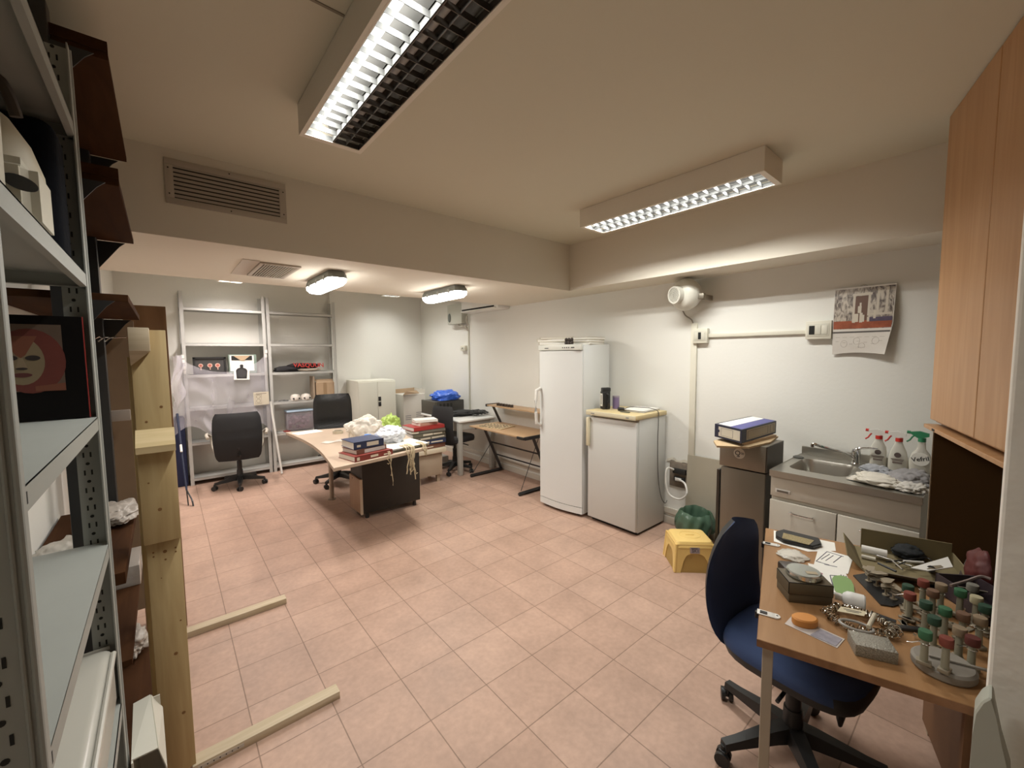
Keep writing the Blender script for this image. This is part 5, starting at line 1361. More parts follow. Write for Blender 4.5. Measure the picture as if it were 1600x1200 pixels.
t = thing('work_desk', 'wooden desk with two hinge plates, covered in small tools at the lower right', 'desk', (1.318, .429, 0), RZ)
o = lambda n, g, m, p=t, s=0: obj(n, g, m, p, world=False, smooth=s)
g = G(); g.box(0, .93, -.645, 0, DZ-.024, DZ, .002); top = o('desktop', g, BEECHD)
g = G(); g.box(-.001, .0, -.645, 0, DZ-.023, DZ-.001)
g.box(0, .93, .0, .001, DZ-.023, DZ-.001); o('edge_band', g, wood('edge_dark', (.20, .095, .04), (.27, .13, .06), (.7, 7, 7), .5), top)
LEGM = mat('leg_cream_steel', (.40, .33, .25), .45)
for x, y in ((.022, -.028), (.905, -.028), (.905, -.61)):
    g = G(); g.box(x-.014, x+.014, y-.014, y+.014, 0, DZ-.025, .002); o('leg', g, LEGM)
g = G(); g.box(.03, .9, -.60, -.58, .06, DZ-.025); o('back_panel', g, mat('desk_side_brown', (.16, .075, .03), .5))
g = G(); g.box(.012, .03, -.62, -.44, 0, DZ-.025); o('side_panel', g, mat('desk_side_brown', (.16, .075, .03), .5))
for hx in (.150, .735):
    g = G(); g.box(hx-.014, hx+.014, -.045, .006, DZ+.0005, DZ+.004, .001); g.cyl((hx, -.045, DZ+.0005), (hx, -.045, DZ+.004), .014, seg=16); h_ = o('hinge_plate', g, WHITEP, s=30)
    g = G(); g.box(hx-.009, hx+.004, -.022, -.002, DZ+.004, DZ+.007); g.cyl((hx+.003, -.050, DZ+.004), (hx+.003, -.050, DZ+.0046), .003, seg=10); g.box(hx-.006, hx+.006, .002, .012, DZ-.02, DZ+.003, .002); o('hinge_arm', g, BLACKM, h_, 20)

def on(x, y, z=DZ): return at(x, y, Z=z)
def Mat_at(x, y, rz, z=DZ+.0006):
    p = on(x, y, z); return Matrix.Translation(p) @ Matrix.Rotation(R(rz), 4, 'Z')
def quad_plate(name, label, cat, pix, th, m_, z=DZ+.0006, group=None, parent=None):
    pts = [on(x, y, z) for x, y in pix]; g = G(); g.prism([(p.x, p.y, z) for p in pts], (0, 0, th))
    ob = obj(name, g, m_, parent, smooth=0)
    if parent is None: tag(ob, label, cat, group)
    return ob
# papers
quad_plate('paper_sheet', 'white sheet with small print under the black case of brass type', 'paper', ((1209, 829), (1304, 848), (1306, 861), (1262, 862), (1209, 846)), .0006, PAPER)
lf = thing('leaflet', 'printed leaflet with line drawing beside the black case on the hinged desk', 'leaflet', on(1300, 880))
quad_plate('sheet', '', '', ((1279, 856), (1333, 871), (1325, 897), (1271, 884)), .0006, PAPER, DZ+.0014, parent=lf)
def lines(parent, pts, m_, z, w_=.0017):
    g = G()
    for a_, b_ in pts:
        A_ = on(*a_, z); B_ = on(*b_, z); g.tube([A_, B_], w_, 4)
    return obj('printed_lines', g, m_, parent, smooth=0)
INK = mat('ink_grey', (.12, .12, .15), .7)
lines(lf, [((1275, 877), (1292, 862)), ((1292, 862), (1318, 870)), ((1275, 877), (1283, 879)), ((1302, 879), (1315, 869)), ((1288, 882), (1308, 886)), ((1283, 874), (1296, 866)), ((1290, 876), (1302, 868)), ((1278, 878), (1296, 883))], INK, DZ+.002)
lf2 = thing('leaflet', 'printed leaflet with pink and black patterns beside the black box on the hinged desk', 'leaflet', on(1290, 905))
quad_plate('sheet', '', '', ((1262, 880), (1320, 893), (1336, 925), (1306, 929), (1279, 920)), .0006, PAPER, DZ+.0022, parent=lf2)
lines(lf2, [((1283, 897), (1291, 917)), ((1291, 917), (1280, 914)), ((1283, 897), (1272, 893)), ((1297, 899), (1302, 917)), ((1297, 899), (1312, 900)), ((1284, 902), (1287, 913)), ((1322, 900), (1332, 922)), ((1318, 899), (1327, 922)), ((1314, 898), (1321, 915)), ((1281, 919), (1305, 927))], INK, DZ+.003)
g = G(); [g.cyl(on(x, y, DZ+.0029), on(x, y, DZ+.0029)+Vector((0, 0, .0008)), .008, seg=12) for x, y in ((1272, 894), (1282, 896))]; obj('pink_dots', g, mat('ink_pink', (.42, .20, .24), .7), lf2)
quad_plate('green_disc', 'pale green round-edged card by the white bottle on the hinged desk', 'card', ((1300, 905), (1303, 901), (1312, 900), (1322, 902), (1330, 908), (1334, 916), (1335, 927), (1310, 929), (1304, 922)), .003, mat('card_green', (.22, .36, .13), .5), DZ+.0034)
# black case with brass type
t = thing('type_case', 'black elongated case full of brass pieces at the far left corner of the hinged desk', 'case', on(1245, 843))
Mx = Mat_at(1246, 843, 16-33, DZ+.0015) ; 
g = G(); a_ = [on(1212, 832, DZ+.01), on(1224, 829, DZ+.01), on(1280, 843, DZ+.01), on(1284, 852, DZ+.01), on(1270, 856, DZ+.01), on(1224, 846, DZ+.01), on(1212, 839, DZ+.01)]
g.prism([(p.x, p.y, DZ+.0016) for p in a_], (0, 0, .016)); bmesh.ops.bevel(g.bm, geom=list(g.bm.edges), offset=.003, segments=2, affect='EDGES'); obj('case', g, BLACK, t)
g = G(); a_ = [on(1224, 832, DZ+.02), on(1272, 844, DZ+.02), on(1264, 851, DZ+.02), on(1222, 840, DZ+.02)]
g.prism([(p.x, p.y, DZ+.0178) for p in a_], (0, 0, .0012)); obj('brass_inlay', g, mat('brass_type', (.42, .34, .18), .35, metal=.5, var=.6, vs=160, bump=.8, bs=220), t, smooth=0)
# clear bag with bits
g = G(); c = on(1238, 869); g.blob((c.x, c.y, DZ+.006), (.055, .05, .010), 31, .3, 3, 4, floor=DZ+.001); single('clear_bag', g, film('small_clear_bag', (.70, .66, .58), .40, .15), 'flat clear bag of pale bits between black case and black box on the desk', 'plastic bag', smooth=80)
# black box with round tin
t = thing('black_box', 'black lidded box standing at the left edge of the hinged desk under a silver tin', 'box', on(1245, 935))
q = [on(1213, 932), on(1268, 950), on(1280, 925), on(1232, 905)]
f = lambda z0, z1, e=0: [(p.x, p.y, z0) for p in q]
Q = [at(1213, 937, Z=DZ), at(1272, 951, Z=DZ)]
u_ = Vector((math.cos(RZ-R(72)), math.sin(RZ-R(72)), 0)); 
MB2 = Matrix.Translation((1.675, .405, DZ+.0006)) @ Matrix.Rotation(R(-52), 4, 'Z')
g = G(); g.box(-.066, .066, -.048, .048, 0, .03, .001, MB2); g.m(1); g.box(-.068, .068, -.050, .050, .03, .072, .002, MB2); obj('box', g, [mat('box_olive', (.11, .085, .05), .6), mat('box_black_matt', (.012, .011, .010), .7, spec=.1)], t)
t = thing('round_tin', 'flat silver round tin lying on the black box', 'tin', (1.675, .405, DZ+.073))
g = G(); g.lathe([(0, .0735), (.050, .0735), (.052, .076), (.052, .090), (.048, .093), (0, .0935)], (0, 0, 0), 36, M=MB2 @ Matrix.Translation((.0, .005, 0))); obj('tin', g, mat('tin_silver', (.55, .58, .56), .22, metal=.9), t)
g = G(); g.box(.0, .034, -.022, -.004, .0937, .0945, 0, MB2); obj('label', g, mat('tin_label', (.40, .33, .22), .6), t, smooth=0)
g = G(); MB3 = Matrix.Translation((1.80, .475, DZ+.0006)) @ Matrix.Rotation(R(-50), 4, 'Z'); g.box(-.04, .035, -.035, .035, 0, .045, .012, MB3); single('dark_pouch', g, mat('dark_brown_case', (.06, .045, .035), .5), 'small dark rounded case behind the black box on the hinged desk', 'case')
# white bottle lying
t = thing('white_bottle', 'white plastic bottle lying on its side by the ring bundle', 'bottle', on(1332, 940))
p0 = on(1308, 934, DZ+.021); p1 = on(1352, 946, DZ+.021); dv = (p1-p0); dv.z = 0; Lb = dv.length; dv.normalize()
MBt = Matrix.Translation((p0.x, p0.y, DZ+.0265)) @ Vector((0, 0, 1)).rotation_difference(dv).to_matrix().to_4x4()
g = G(); g.lathe([(0, 0), (.010, 0), (.010, .012), (.017, .016), (.025, .026), (.026, .04), (.026, Lb-.004), (.023, Lb), (0, Lb)], (0, 0, 0), 24, M=MBt); obj('bottle', g, mat('bottle_white', (.74, .73, .70), .4), t)
g = G(); g.cyl(MBt @ Vector((0, 0, -.006)), MBt @ Vector((0, 0, .011)), .012, seg=18); obj('cap', g, WHITEP, t)
# ring bundle: chain of metal finger gauges
t = thing('ring_gauge_bundle', 'bundle of shiny metal rings on a loop in the middle of the hinged desk', 'ring bundle', on(1340, 975))
rr = random.Random(5); RM = mat('ring_metal', (.66, .62, .54), .14, metal=1)
g = G(); c = on(1343, 977)
ux = (on(1400, 995)-on(1285, 962)); ux.z = 0; La = ux.length/2; ux.normalize(); uy = Vector((-ux.y, ux.x, 0))
for k in range(96):
    a_ = 2*math.pi*k/96
    pc = c + ux*math.cos(a_)*La*(.80+.2*rr.random()) + uy*math.sin(a_)*(.045+.018*rr.random()) + Vector((0, 0, .013+.006*rr.random()))
    ax = Vector((-math.sin(a_)*1.0, math.cos(a_)*.8, rr.uniform(-.5, .5))); ax = (ux*ax.x+uy*ax.y+Vector((0, 0, ax.z))).normalized()
    q1 = ax.orthogonal().normalized(); q2 = ax.cross(q1); rad = .0095+.003*rr.random()
    g.tube([pc+(q1*math.cos(b)+q2*math.sin(b))*rad for b in [j*math.pi/5 for j in range(10)]], .0017, 5, closed=True)
o1 = obj('rings', g, RM, t); o1['kind'] = 'stuff'
g = G(); c2 = on(1338, 978, DZ+.03); g.tube([c2+ux*.04*math.cos(b)+uy*.024*math.sin(b) for b in [j*math.pi/12 for j in range(24)]], .004, 8, closed=True); obj('loop', g, mat('loop_grey', (.33, .31, .28), .4), t)
p0 = on(1357, 980, DZ+.035); p1 = on(1367, 960, DZ+.045); g = G(); g.cyl(p0, p1, .006, seg=10); obj('clasp', g, mat('clasp_cream', (.55, .50, .38), .4), t)
g = G(); qs = [on(x, y, DZ+.034) for x, y in ((1314, 948), (1354, 956), (1350, 963), (1308, 955))]; g.prism([(p.x, p.y, DZ+.034) for p in qs], (0, 0, .001)); cd = obj('paper_tag', g, mat('tag_cream', (.62, .55, .38), .7), t, smooth=0)
g = G(); g.tube([on(1318, 951, DZ+.0355), on(1346, 957, DZ+.0355)], .001, 4); g.tube([on(1322, 954, DZ+.0355), on(1342, 958, DZ+.0355)], .001, 4); obj('tag_text', g, INK, cd)
# orange puck pack
t = thing('polish_pack', 'blister card with an orange polishing block near the front edge of the hinged desk', 'blister pack', on(1270, 985))
quad_plate('card', '', '', ((1238, 962), (1320, 999), (1308, 1013), (1226, 975)), .0012, film('blister_card', (.66, .60, .56), .50, .25), parent=t)
quad_plate('printed_area', '', '', ((1282, 983), (1316, 999), (1306, 1010), (1266, 992)), .001, mat('blister_print', (.30, .28, .32), .4, var=.5, vs=50), DZ+.0022, parent=t)
g = G(); c = on(1257, 976); MB4 = Matrix.Translation((c.x, c.y, DZ+.002)) @ Matrix.Rotation(R(-45), 4, 'Z')
g.lathe([(0, 0), (.030, 0), (.032, .004), (.032, .020), (.028, .024), (0, .025)], (0, 0, 0), 28, M=MB4, sx=1.15, sy=.8); obj('orange_block', g, mat('block_orange', (.62, .26, .06), .6, var=.06), t)
# glitter box
t = thing('glitter_box', 'small silver-grey glitter box at the front middle of the hinged desk', 'box', on(1355, 1010))
MB5 = Matrix.Translation((1.50, .195, DZ+.0006)) @ Matrix.Rotation(R(-64), 4, 'Z')
g = G(); g.box(-.047, .047, -.034, .034, 0, .034, .001, MB5); obj('box', g, mat('glitter', (.34, .32, .27), .35, metal=.5, var=.7, vs=260, bump=.5, bs=300), t)
# penknife / dark pieces
g = G(); a1, a2 = on(1362, 958, DZ+.008), on(1400, 972, DZ+.008); g.tube([a1, a1.lerp(a2, .5), a2], .009, 8, flat=.6); single('dark_penknife', g, [BLACK], 'dark folding knife between the ring bundle and the stamps', 'knife')
t = thing('flat_tool', 'dark flat folding tool with a bright tip just left of the round stamp stand', 'tool', on(1418, 985))
g = G(); g.box(-.05, .045, -.010, .010, 0, .010, .003, Mat_at(1416, 984, -52)); obj('handle', g, BLACK, t)
g = G(); g.cyl(on(1427, 990, DZ+.012), on(1432, 993, DZ+.010), .006, seg=10); obj('bright_tip', g, CHROME, t)
# black display mat with stand-up shapes
quad_plate('black_mat', 'black flat mat under the little metal figures on the hinged desk', 'mat', ((1333, 900), (1352, 897), (1422, 940), (1395, 949), (1376, 946)), .004, BLACKM)
CUT = mat('cut_metal', (.40, .34, .25), .4, metal=.5)
for k, (x, y, h_) in enumerate(((1357, 908, .05), (1384, 930, .055), (1396, 936, .045), (1370, 915, .05))):
    p = on(x, y, DZ+.005)
    g = G(); g.cyl(p, p+Vector((0, 0, h_)), .0035, seg=8); g.cyl(p, p+Vector((0, 0, .003)), .010, seg=10)
    t = thing('jewellery_stand', ('thin metal post with cut-out shapes on the black mat, ' + ('nearest the carton', 'second from the stamps', 'nearest the stamps', 'second from the carton')[k]), 'stand', p, 0, 'posts on the black mat')
    obj('post', g, CUT, t); g = G()
    for j in range(5):
        zz = p.z+h_-.006*j; a_ = rr.uniform(-1, 1)
        g.prism([(p.x-.03, p.y-.01, zz), (p.x-.008, p.y-.018, zz), (p.x+.03, p.y-.006, zz), (p.x+.016, p.y+.012, zz), (p.x-.012, p.y+.008, zz)], (0, 0, .001), Matrix.Translation(p) @ Matrix.Rotation(a_, 4, 'Z') @ Matrix.Translation(-p))
    obj('cut_shapes', g, CUT, t, smooth=0)
# open tray box with tools
t = thing('open_carton', 'open dark-lined carton full of tools at the rear of the hinged desk', 'box', on(1395, 880))
MT = Matrix.Translation((2.28, .215, DZ+.0008)) @ Matrix.Rotation(RZ, 4, 'Z')
# local: x away, y to the left; carton 0.26 x 0.30
KR = mat('kraft_dark', (.20, .16, .08), .8, var=.08); GRB = mat('grey_board_inner', (.19, .16, .12), .7, var=.15, vs=20)
g = G(); g.box(-.20, .05, -.15, .15, 0, .003, 0, MT); obj('floor', g, KR, t, smooth=0)
g = G(); g.box(.05, .054, -.15, .13, 0, .085, 0, MT); obj('rear_wall', g, KR, t, smooth=0)
g = G(); g.prism([(-.20, .15, 0), (.05, .15, 0), (.04, .19, .055), (-.18, .20, .045)], (0, .003, 0), MT); obj('left_flap', g, KR, t, smooth=0)
g = G(); g.box(-.20, .05, -.154, -.150, 0, .05, 0, MT); obj('right_wall', g, KR, t, smooth=0)
g = G(); g.prism([(-.20, .15, 0), (-.20, -.15, 0), (-.26, -.16, .045), (-.27, .13, .04)], (.003, 0, .001), MT); fl = obj('front_flap', g, GRB, t, smooth=0)
g = G()
for yy in (-.05, -.085): g.tube([MT @ Vector((-.245+.012*math.cos(b), yy+.012*math.sin(b), .036)) for b in [k*math.pi/6 for k in range(12)]], .0015, 4, closed=True)
obj('stamped_ring', g, BLACKM, fl)
def tool(name, label, cat, g, m_): return single(name, g, m_, label, cat, smooth=50)
g = G(); g.cyl(on(1346, 857, DZ+.03), on(1386, 866, DZ+.03), .016, seg=18); tool('white_tube', 'white cylindrical tube lying in the open carton', 'tube', g, WHITEP)
g = G(); g.cyl(on(1346, 869, DZ+.012), on(1368, 874, DZ+.012), .008, seg=14); tool('white_stick', 'short white stick in front of the white tube in the carton', 'stick', g, mat('stick_cream', (.66, .62, .52), .5))
g = G(); c = on(1418, 862, DZ+.03); g.blob(c, (.055, .05, .028), 41, .35, 3, 4, floor=DZ+.005); single('black_cloth', g, mat('black_fuzzy', (.012, .014, .015), .9), 'crumpled black cloth at the back of the open carton', 'cloth', smooth=80)
for k, (a1, a2, r_, m_, lb) in enumerate((((1370, 868), (1425, 885), .004, STEEL, 'thin steel tool lying across the middle of the carton'), ((1385, 878), (1440, 872), .003, BLACK, 'thin black tool lying across the carton by the black cloth'), ((1412, 877), (1443, 879), .005, WHITEP, 'white pen-like tool at the right in the carton'), ((1372, 880), (1400, 893), .004, BLACK, 'short black tool at the front of the carton'), ((1392, 874), (1410, 890), .003, STEEL, 'short steel rod at the front of the carton'))):
    g = G(); g.cyl(on(*a1, DZ+.022+.004*k), on(*a2, DZ+.022+.004*k), r_, seg=8); tool('hand_tool', lb, 'tool', g, m_)
g = G(); pts = [on(x, y, DZ+.03) for x, y in ((1400, 884), (1425, 874), (1448, 872), (1456, 878), (1446, 886), (1430, 886))]; g.tube(smooth(pts, 4), .0025, 6); tool('rubber_band_loop', 'dark loop of wire at the right of the open carton', 'wire', g, BLACKM)
quad_plate('plastic_template', 'pale plastic plate with oval hole leaning at the right of the carton', 'template', ((1423, 888), (1481, 871), (1489, 887), (1450, 893)), .003, WHITEP, DZ+.055)
g = G(); g.cyl(on(1455, 889, DZ+.01), on(1455, 889, DZ+.055), .012, seg=10); single('stacked_reel', g, BLACK, 'small dark reel under the pale plastic plate', 'reel')
g = G(); pts = [on(x, y, DZ+.059) for x, y in ((1448, 889), (1456, 884), (1470, 883), (1474, 886), (1462, 889))]; 
g.prism([(p.x, p.y, DZ+.0585) for p in pts], (0, 0, .0008)); single('template_hole_mark', g, mat('hole_tan', (.22, .18, .12), .6), 'tan oval mark on the pale plastic plate', 'mark', smooth=0)
# open black box, red bag
t = thing('open_black_box', 'open dark purple-black shallow box in front of the dark panel on the hinged desk', 'box', on(1490, 905))
MO = Matrix.Translation((2.03, -.0, DZ+.001)) @ Matrix.Rotation(R(40), 4, 'Z')
PUR = mat('box_plum', (.045, .03, .035), .5)
g = G(); g.box(-.10, .10, -.06, .06, 0, .003, 0, MO); g.box(-.10, -.096, -.06, .06, 0, .065, 0, MO); g.box(.096, .10, -.06, .06, 0, .065, 0, MO); g.box(-.10, .10, .056, .06, 0, .065, 0, MO); g.box(-.10, .10, -.06, -.056, 0, .065, 0, MO); obj('box', g, PUR, t, smooth=0)
g = G(); c = at(1546, 892, Z=DZ+.07); g.blob(c, (.085, .055, .075), 44, .3, 2.5, 4, floor=DZ+.001); single('red_bag', g, mat('red_bag', (.09, .012, .009), .6), 'dark red crumpled bag at the far right of the hinged desk', 'bag', smooth=80)
g = G(); g.tube(smooth([on(1485, 915, DZ+.065), on(1510, 908, DZ+.075), on(1532, 901, DZ+.09), on(1548, 905, DZ+.09)], 5), .005, 6); tool('curved_handle', 'curved grey handle over the dark box at the right of the hinged desk', 'handle', g, mat('handle_grey', (.22, .17, .15), .5))
g = G(); g.prism([on(1497, 905, DZ+.01), on(1528, 905, DZ+.01), on(1525, 866, DZ+.02)+Vector((0, 0, .06))], (.004, .004, 0)); tool('pointed_card', 'dark pointed card standing in front of the glossy dark panel', 'card', g, mat('card_dark', (.07, .05, .04), .6))

# stamps
CAPS = {'red': mat('cap_red', (.20, .045, .03), .6), 'green': mat('cap_green', (.035, .13, .06), .6), 'tan': mat('cap_tan', (.26, .19, .12), .6), 'cream': mat('cap_cream', (.46, .41, .26), .6), 'brown': mat('cap_brown', (.16, .085, .05), .6), 'grey': mat('cap_grey', (.20, .19, .16), .6), 'dgreen': mat('cap_dark_green', (.02, .06, .035), .6), 'dred': mat('cap_dark_red', (.10, .02, .015), .6)}
STM = mat('stamp_body', (.27, .25, .18), .6, var=.1, vs=40); PLT = mat('stamp_plate', (.24, .20, .14), .6, var=.4, vs=60)
WORDS = {'red': 'red', 'green': 'green', 'tan': 'tan', 'cream': 'cream', 'brown': 'brown', 'grey': 'grey', 'dgreen': 'dark green', 'dred': 'dark red'}
t = thing('stamp_stand', 'round grey stand carrying the two nearest stamps at the front right of the hinged desk', 'stand', (1.56, .06, DZ))
cs = on(1474, 1036, DZ+.02)
g = G(); g.lathe([(0, .0005), (.060, .0005), (.064, .006), (.064, .022), (.058, .028), (0, .028)], (cs.x, cs.y, DZ), 32); g.box(-.085, .03, -.004, .004, .0285, .034, .001, Matrix.Translation((cs.x, cs.y, DZ)) @ Matrix.Rotation(R(110), 4, 'Z')); obj('disc', g, mat('stand_stone', (.25, .225, .19), .6, var=.15, vs=20), t)
stamps = [(1446, 990, 'green', 1, 'green-capped stamp on the round grey stand'), (1479, 1001, 'red', 1, 'red-capped stamp on the round grey stand'),
 (1419, 918, 'dgreen', 0, 'dark green capped stamp at the far left of the stamp cluster'), (1422, 930, 'red', 0, 'red-capped stamp at the left of the stamp cluster, just nearer than a dark green one'),
 (1443, 910, 'red', 0, 'red-capped stamp at the far back of the stamp cluster beside the carton'), (1458, 926, 'brown', 0, 'brown stamp between the far red one and the dark green one'),
 (1471, 916, 'tan', 0, 'tan-capped stamp at the back middle of the cluster'), (1501, 925, 'green', 0, 'green-capped stamp at the back right of the cluster'),
 (1520, 917, 'grey', 0, 'grey stamp at the back right of the cluster behind the cream one'), (1526, 936, 'cream', 0, 'cream-capped stamp at the right of the cluster'),
 (1447, 944, 'dgreen', 0, 'wide dark green stamp in the middle left of the cluster'), (1477, 954, 'green', 0, 'bright green capped stamp in the centre of the cluster'),
 (1540, 950, 'dgreen', 0, 'dark green stamp at the right edge of the cluster'), (1505, 962, 'brown', 0, 'brown-capped stamp right of the bright green central one'),
 (1530, 968, 'tan', 0, 'tan-capped stamp at the right of the cluster in front of the cream one'), (1460, 968, 'dgreen', 0, 'small dark green stamp in front of the central bright green one'),
 (1520, 1000, 'dred', 0, 'dark red stamp at the front right of the cluster'), (1500, 985, 'tan', 0, 'tan stamp at the front middle of the cluster')]
done = []
for k, (x, y, cc, hi, lb) in enumerate(stamps):
    zb = DZ+(.0285 if hi else .0008); zc = zb+.072
    p = at(x, y, Z=zc+.012)
    rr_ = .0150 if not hi else .0140
    for q_ in done:
        d_ = Vector((p.x-q_[0], p.y-q_[1], 0))
        if d_.length < .033: d_ = d_.normalized()*.034 if d_.length > 1e-4 else Vector((.034, 0, 0)); p.x, p.y = q_[0]+d_.x, q_[1]+d_.y
    done.append((p.x, p.y))
    t = thing('hand_stamp', lb, 'stamp', (p.x, p.y, zb), rr.uniform(0, 3), 'hand stamps on the hinged desk')
    g = G(); g.cyl((0, 0, .010), (0, 0, .072), .0085, .0075, 12); obj('stem', g, STM, t, world=False)
    g = G(); g.lathe([(0, 0), (rr_-.001, 0), (rr_, .002), (rr_, .020), (rr_-.001, .0225), (0, .023)], (0, 0, .070), 18); obj('cap', g, CAPS[cc], t, world=False)
    g = G(); g.box(-.015, .015, -.011, .011, 0, .010, .002); obj('foot', g, PLT, t, world=False)
    if k % 2 == 0:
        g = G(); g.tube([(.010*math.cos(b)+.0, .010*math.sin(b), .058) for b in [j*math.pi/5 for j in range(10)]], .0013, 4, closed=True); g.tube([(.01, 0, .058), (.024, .004, .05), (.034, .002, .046)], .0013, 4); obj('wire_ring', g, CHROME, t, world=False)
# small flat cut plates and wires scattered among the stamps
g = G(); ur = Vector((math.cos(RZ), math.sin(RZ), 0))
for k in range(46):
    x = rr.uniform(1405, 1550); y = rr.uniform(945, 1010) if x > 1460 else rr.uniform(938, 975)
    p = on(x, y, DZ+.001+.012*(k % 3)*.5); a_ = rr.uniform(0, 3.1)
    g.m(k % 3); g.box(-.016, .016, -.007, .007, 0, .0035, .001, Matrix.Translation((p.x, p.y, DZ+.001+.004*(k % 4))) @ Matrix.Rotation(a_, 4, 'Z'))
ob = single('metal_scraps', g, [PLT, mat('scrap_bright', (.5, .46, .38), .3, metal=.8), mat('scrap_brown', (.18, .12, .07), .6)], 'small brown and silver metal pieces scattered between the stamps', 'metal pieces'); ob['kind'] = 'stuff'

# blue chair
t = office_chair('dark blue task chair pushed under the hinged desk in the foreground', (1.825, .458, 0), R(-185), .44, (.36, .885), .455, style='task', a0=43, cover=mat('navy_fabric_chair', (.034, .058, .14), .85, bump=.1, bs=300), lean=.06, leg_r=.29)
# pale board at the reveal
g = G(); pb_ = [at(x, y, X=1.22) for x, y in ((1519, 1150), (1522, 1114), (1534, 1097), (1547, 1090), (1552, 1095), (1556, 1120), (1565, 1165), (1580, 1215))]
g.prism([(1.22, pb_[0].y+.002, 0)]+[tuple(p) for p in pb_]+[(1.22, pb_[-1].y, 0)], (.055, 0, 0)); bmesh.ops.bevel(g.bm, geom=list(g.bm.edges), offset=.003, segments=1, affect='EDGES')
single('pale_board', g, mat('pale_green_grey', (.42, .43, .37), .5), 'pale grey-green rounded board standing at the plaster wall end, lower right corner', 'board')

# ================================================================== THINGS ON THE LEFT SHELVES
t = thing('framed_print', 'black framed print of a painted mask with red hood on the left shelf', 'picture', (-.25, 1.59, 1.438))
x0, x1, y, z0, z1 = -.345, -.158, 1.585, 1.439, 1.708
g = G(); g.box(x0, x1, y, y+.03, z0, z1, .001); obj('panel', g, mat('print_black', (.006, .005, .005), .5, spec=.1), t, smooth=0)
g = G(); g.box(x1, x1+.0015, y+.001, y+.008, z0, z1); obj('red_edge', g, mat('edge_red', (.32, .03, .025), .5), t, smooth=0)
def ell(cx, cz, rx, rz_, d_, nm, m_, par, a0=0, a1=2*math.pi, n=28):
    g = G(); g.prism([(cx+rx*math.cos(a0+(a1-a0)*k/n), y-d_, cz+rz_*math.sin(a0+(a1-a0)*k/n)) for k in range(n)], (0, .0003, 0)); return obj(nm, g, m_, par, smooth=0)
g = G(); g.box(-.335, -.197, y-.0009, y-.0003, 1.515, 1.685); art = obj('image_field', g, mat('art_back', (.10, .065, .045), .5, var=.3, vs=20), t, smooth=0)
ell(-.255, 1.592, .062, .082, .0013, 'hood', mat('art_red', (.12, .022, .014), .6, var=.2, vs=30), art)
ell(-.270, 1.592, .040, .060, .0017, 'mask_face', mat('art_skin', (.20, .15, .085), .6, var=.12, vs=30), art)
g = G(); yy = y-.0021; g.prism([(-.302, yy, 1.655), (-.24, yy, 1.655), (-.262, yy, 1.607), (-.270, yy, 1.60), (-.278, yy, 1.607)], (0, .0003, 0)); obj('forehead_paint', g, mat('art_rust', (.16, .05, .025), .6), art, smooth=0)
g = G(); g.prism([(-.25, yy, 1.515), (-.197, yy, 1.515), (-.197, yy, 1.535), (-.25, yy, 1.528)], (0, .0003, 0)); obj('scarf', g, mat('art_rust', (.16, .05, .025), .6), art, smooth=0)
for cx in (-.288, -.250):
    ell(cx, 1.600, .013, .0065, .0024, 'eye', mat('art_dark', (.02, .012, .01), .6), art)
g = G(); yy = y-.0022; g.prism([(-.273, yy, 1.60), (-.267, yy, 1.60), (-.260, yy, 1.575), (-.280, yy, 1.575)], (0, .0003, 0)); obj('nose', g, mat('art_skin_light', (.24, .18, .11), .6), art, smooth=0)
ell(-.270, 1.573, .010, .003, .0027, 'nostrils', mat('art_dark', (.02, .012, .01), .6), art)
ell(-.270, 1.557, .017, .0055, .0024, 'lips', mat('art_lips', (.09, .02, .018), .5), art)
# upper shelf: white appliance, helmet-like shell, dark coat
t = thing('white_appliance', 'white plastic appliance with a dark oval grip on the upper left shelf', 'appliance', (-.26, 1.15, 1.827))
g = G(); g.box(-.35, -.153, 1.12, 1.27, 1.8265, 1.955); bmesh.ops.bevel(g.bm, geom=list(g.bm.edges), offset=.02, segments=3, affect='EDGES'); obj('body', g, mat('appliance_white', (.52, .49, .40), .5, var=.08), t)
g = G(); g.lathe([(0, 0), (.022, 0), (.022, .002), (0, .002)], (0, 0, 0), 24, M=Matrix.Translation((-.172, 1.1195, 1.905)) @ Matrix.Rotation(R(90), 4, 'X') @ Matrix.Rotation(R(-20), 4, 'Z') @ Matrix.Scale(.55, 4, (0, 1, 0))); obj('oval_grip', g, mat('grip_dark', (.04, .04, .04), .5), t)
g = G(); g.prism([(-.36, 1.06, 1.827), (-.185, 1.06, 1.827), (-.183, 1.06, 2.02), (-.20, 1.06, 2.06), (-.36, 1.06, 2.12)], (0, .03, 0)); single('white_panel_piece', g, mat('appliance_white', (.52, .49, .40), .5), 'white plastic plate standing in front of the appliance on the upper left shelf', 'plastic plate', smooth=0)
t = thing('pale_shell', 'curved cream plastic shell standing behind the white appliance on the upper left shelf', 'plastic shell', (-.25, 1.36, 1.827))
g = G(); g.lathe([(.0, 0), (.105, 0), (.112, .08), (.108, .16), (.09, .22), (.06, .27), (.025, .30), (0, .305)], (-.272, 1.36, 1.827), 32, sx=.92, sy=.7); g.m(1); g.tube(smooth([(-.27, 1.32, 2.11), (-.25, 1.31, 2.16), (-.215, 1.31, 2.15), (-.20, 1.32, 2.09)], 4), .010, 8); obj('shell', g, [mat('shell_cream', (.60, .55, .42), .45), mat('shell_handle', (.05, .035, .025), .5)], t)
g = G(); g.box(-.365, -.165, 1.46, 1.60, 1.828, 2.16, .03, seg=4); single('dark_case', g, mat('case_darkblue', (.004, .005, .008), .9, bump=.3, bs=30, spec=.1), 'dark soft case standing at the far end of the upper left shelf', 'case')
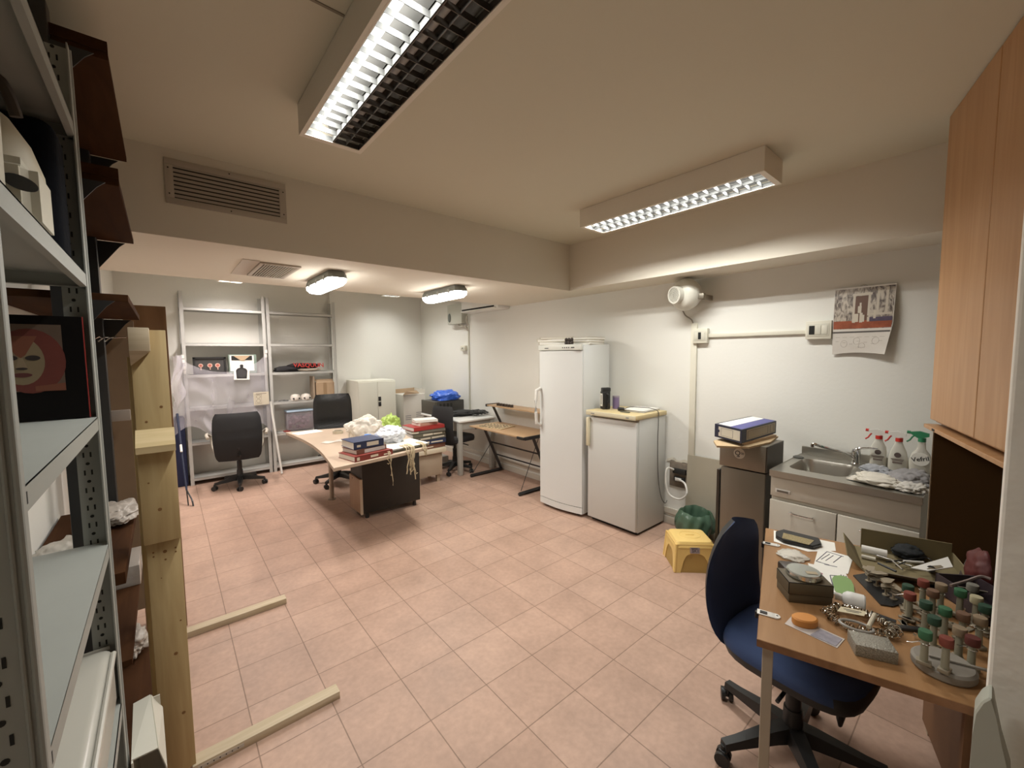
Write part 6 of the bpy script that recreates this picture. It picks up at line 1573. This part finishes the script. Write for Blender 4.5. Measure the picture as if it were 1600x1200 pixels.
g = G(); g.blob((-.20, 1.42, 1.838), (.04, .05, .012), 51, .3, 3, 3, floor=1.827); single('blue_cloth', g, mat('cloth_violet', (.05, .055, .16), .8), 'bit of blue-violet cloth on the upper left shelf edge', 'cloth', smooth=80)
# low container and white carrier
t = thing('storage_container', 'translucent white plastic container on the lowest visible shelf at the lower left', 'container', (-.26, 1.25, .602))
g = G(); g.box(-.368, -.152, .80, 1.612, .602, .775, .025, seg=4); obj('tub', g, mat('container_milky', (.50, .48, .42), .3, trans=.15), t)
g = G(); g.tube([(-.15, .84, .765), (-.15, 1.58, .765)], .006, 8); g.tube([(-.16, 1.618, .765), (-.36, 1.618, .765)], .006, 8); obj('rim', g, mat('container_milky', (.50, .48, .42), .3), t)
t = thing('white_carrier_box', 'white cardboard carrier with folded flaps on the floor by the pine trestle', 'box', (-.11, 1.66, 0))
WC = mat('carrier_white', (.60, .58, .50), .6, var=.05)
g = G(); g.prism([(-.135, 1.60, 0), (-.135, 1.80, 0), (-.135, 1.80, .44), (-.135, 1.60, .40)], (.004, 0, 0)); g.box(-.135, -.068, 1.796, 1.80, 0, .45); g.prism([(-.135, 1.80, .45), (-.092, 1.80, .458), (-.075, 1.61, .40), (-.135, 1.61, .40)], (0, 0, .004)); obj('panels', g, WC, t, smooth=0)
g = G(); g.prism([(-.092, 1.80, .458), (-.066, 1.80, .40), (-.060, 1.61, .33), (-.075, 1.61, .40)], (.002, 0, .002)); g.prism([(-.066, 1.80, .40), (-.066, 1.80, 0), (-.060, 1.61, 0), (-.060, 1.61, .33)], (.003, 0, 0)); obj('front_flap', g, WC, t, smooth=0)
# plastic bags and boxes on brown shelving
g = G(); g.blob((-.19, 2.42, .935), (.085, .14, .038), 61, .4, 2.6, 5, floor=.901); single('plastic_bag', g, mat('bag_pale', (.38, .34, .30), .4, var=.15), 'pale crumpled plastic bag on the low brown shelf behind the grey shelving', 'plastic bag', smooth=80)
g = G(); g.blob((-.27, 1.98, .94), (.09, .13, .045), 62, .45, 2.6, 5, floor=.901); single('plastic_bag', g, mat('bag_pale2', (.45, .42, .37), .4, var=.15), 'grey-white plastic film on the low brown shelf seen under the grey shelf', 'plastic bag', smooth=80)
t = thing('clear_box', 'clear plastic box with a whitish label on the brown shelf beside the pine post', 'box', (-.18, 2.6, .6))
g = G(); g.box(-.23, -.125, 2.40, 2.64, .601, .69, .004); obj('box', g, film('clear_box', (.40, .36, .32), .45), t)
g = G(); g.box(-.1245, -.1235, 2.50, 2.58, .63, .67); obj('label', g, mat('label_dull', (.42, .38, .33), .6), t, smooth=0)
g = G(); g.blob((-.17, 2.5, .30), (.055, .10, .055), 63, .4, 2.8, 5, floor=.241); single('plastic_bag', g, mat('bag_pale', (.38, .34, .30), .4), 'crumpled whitish bag on the lowest brown shelf beside the pine post', 'plastic bag', smooth=80)
g = G(); g.box(-.375, -.24, 1.86, 2.10, .242, .52, .003); single('storage_box', g, mat('panel_white_dull', (.45, .42, .37), .6), 'white box on the lowest brown shelf behind the grey shelving', 'box', smooth=0)
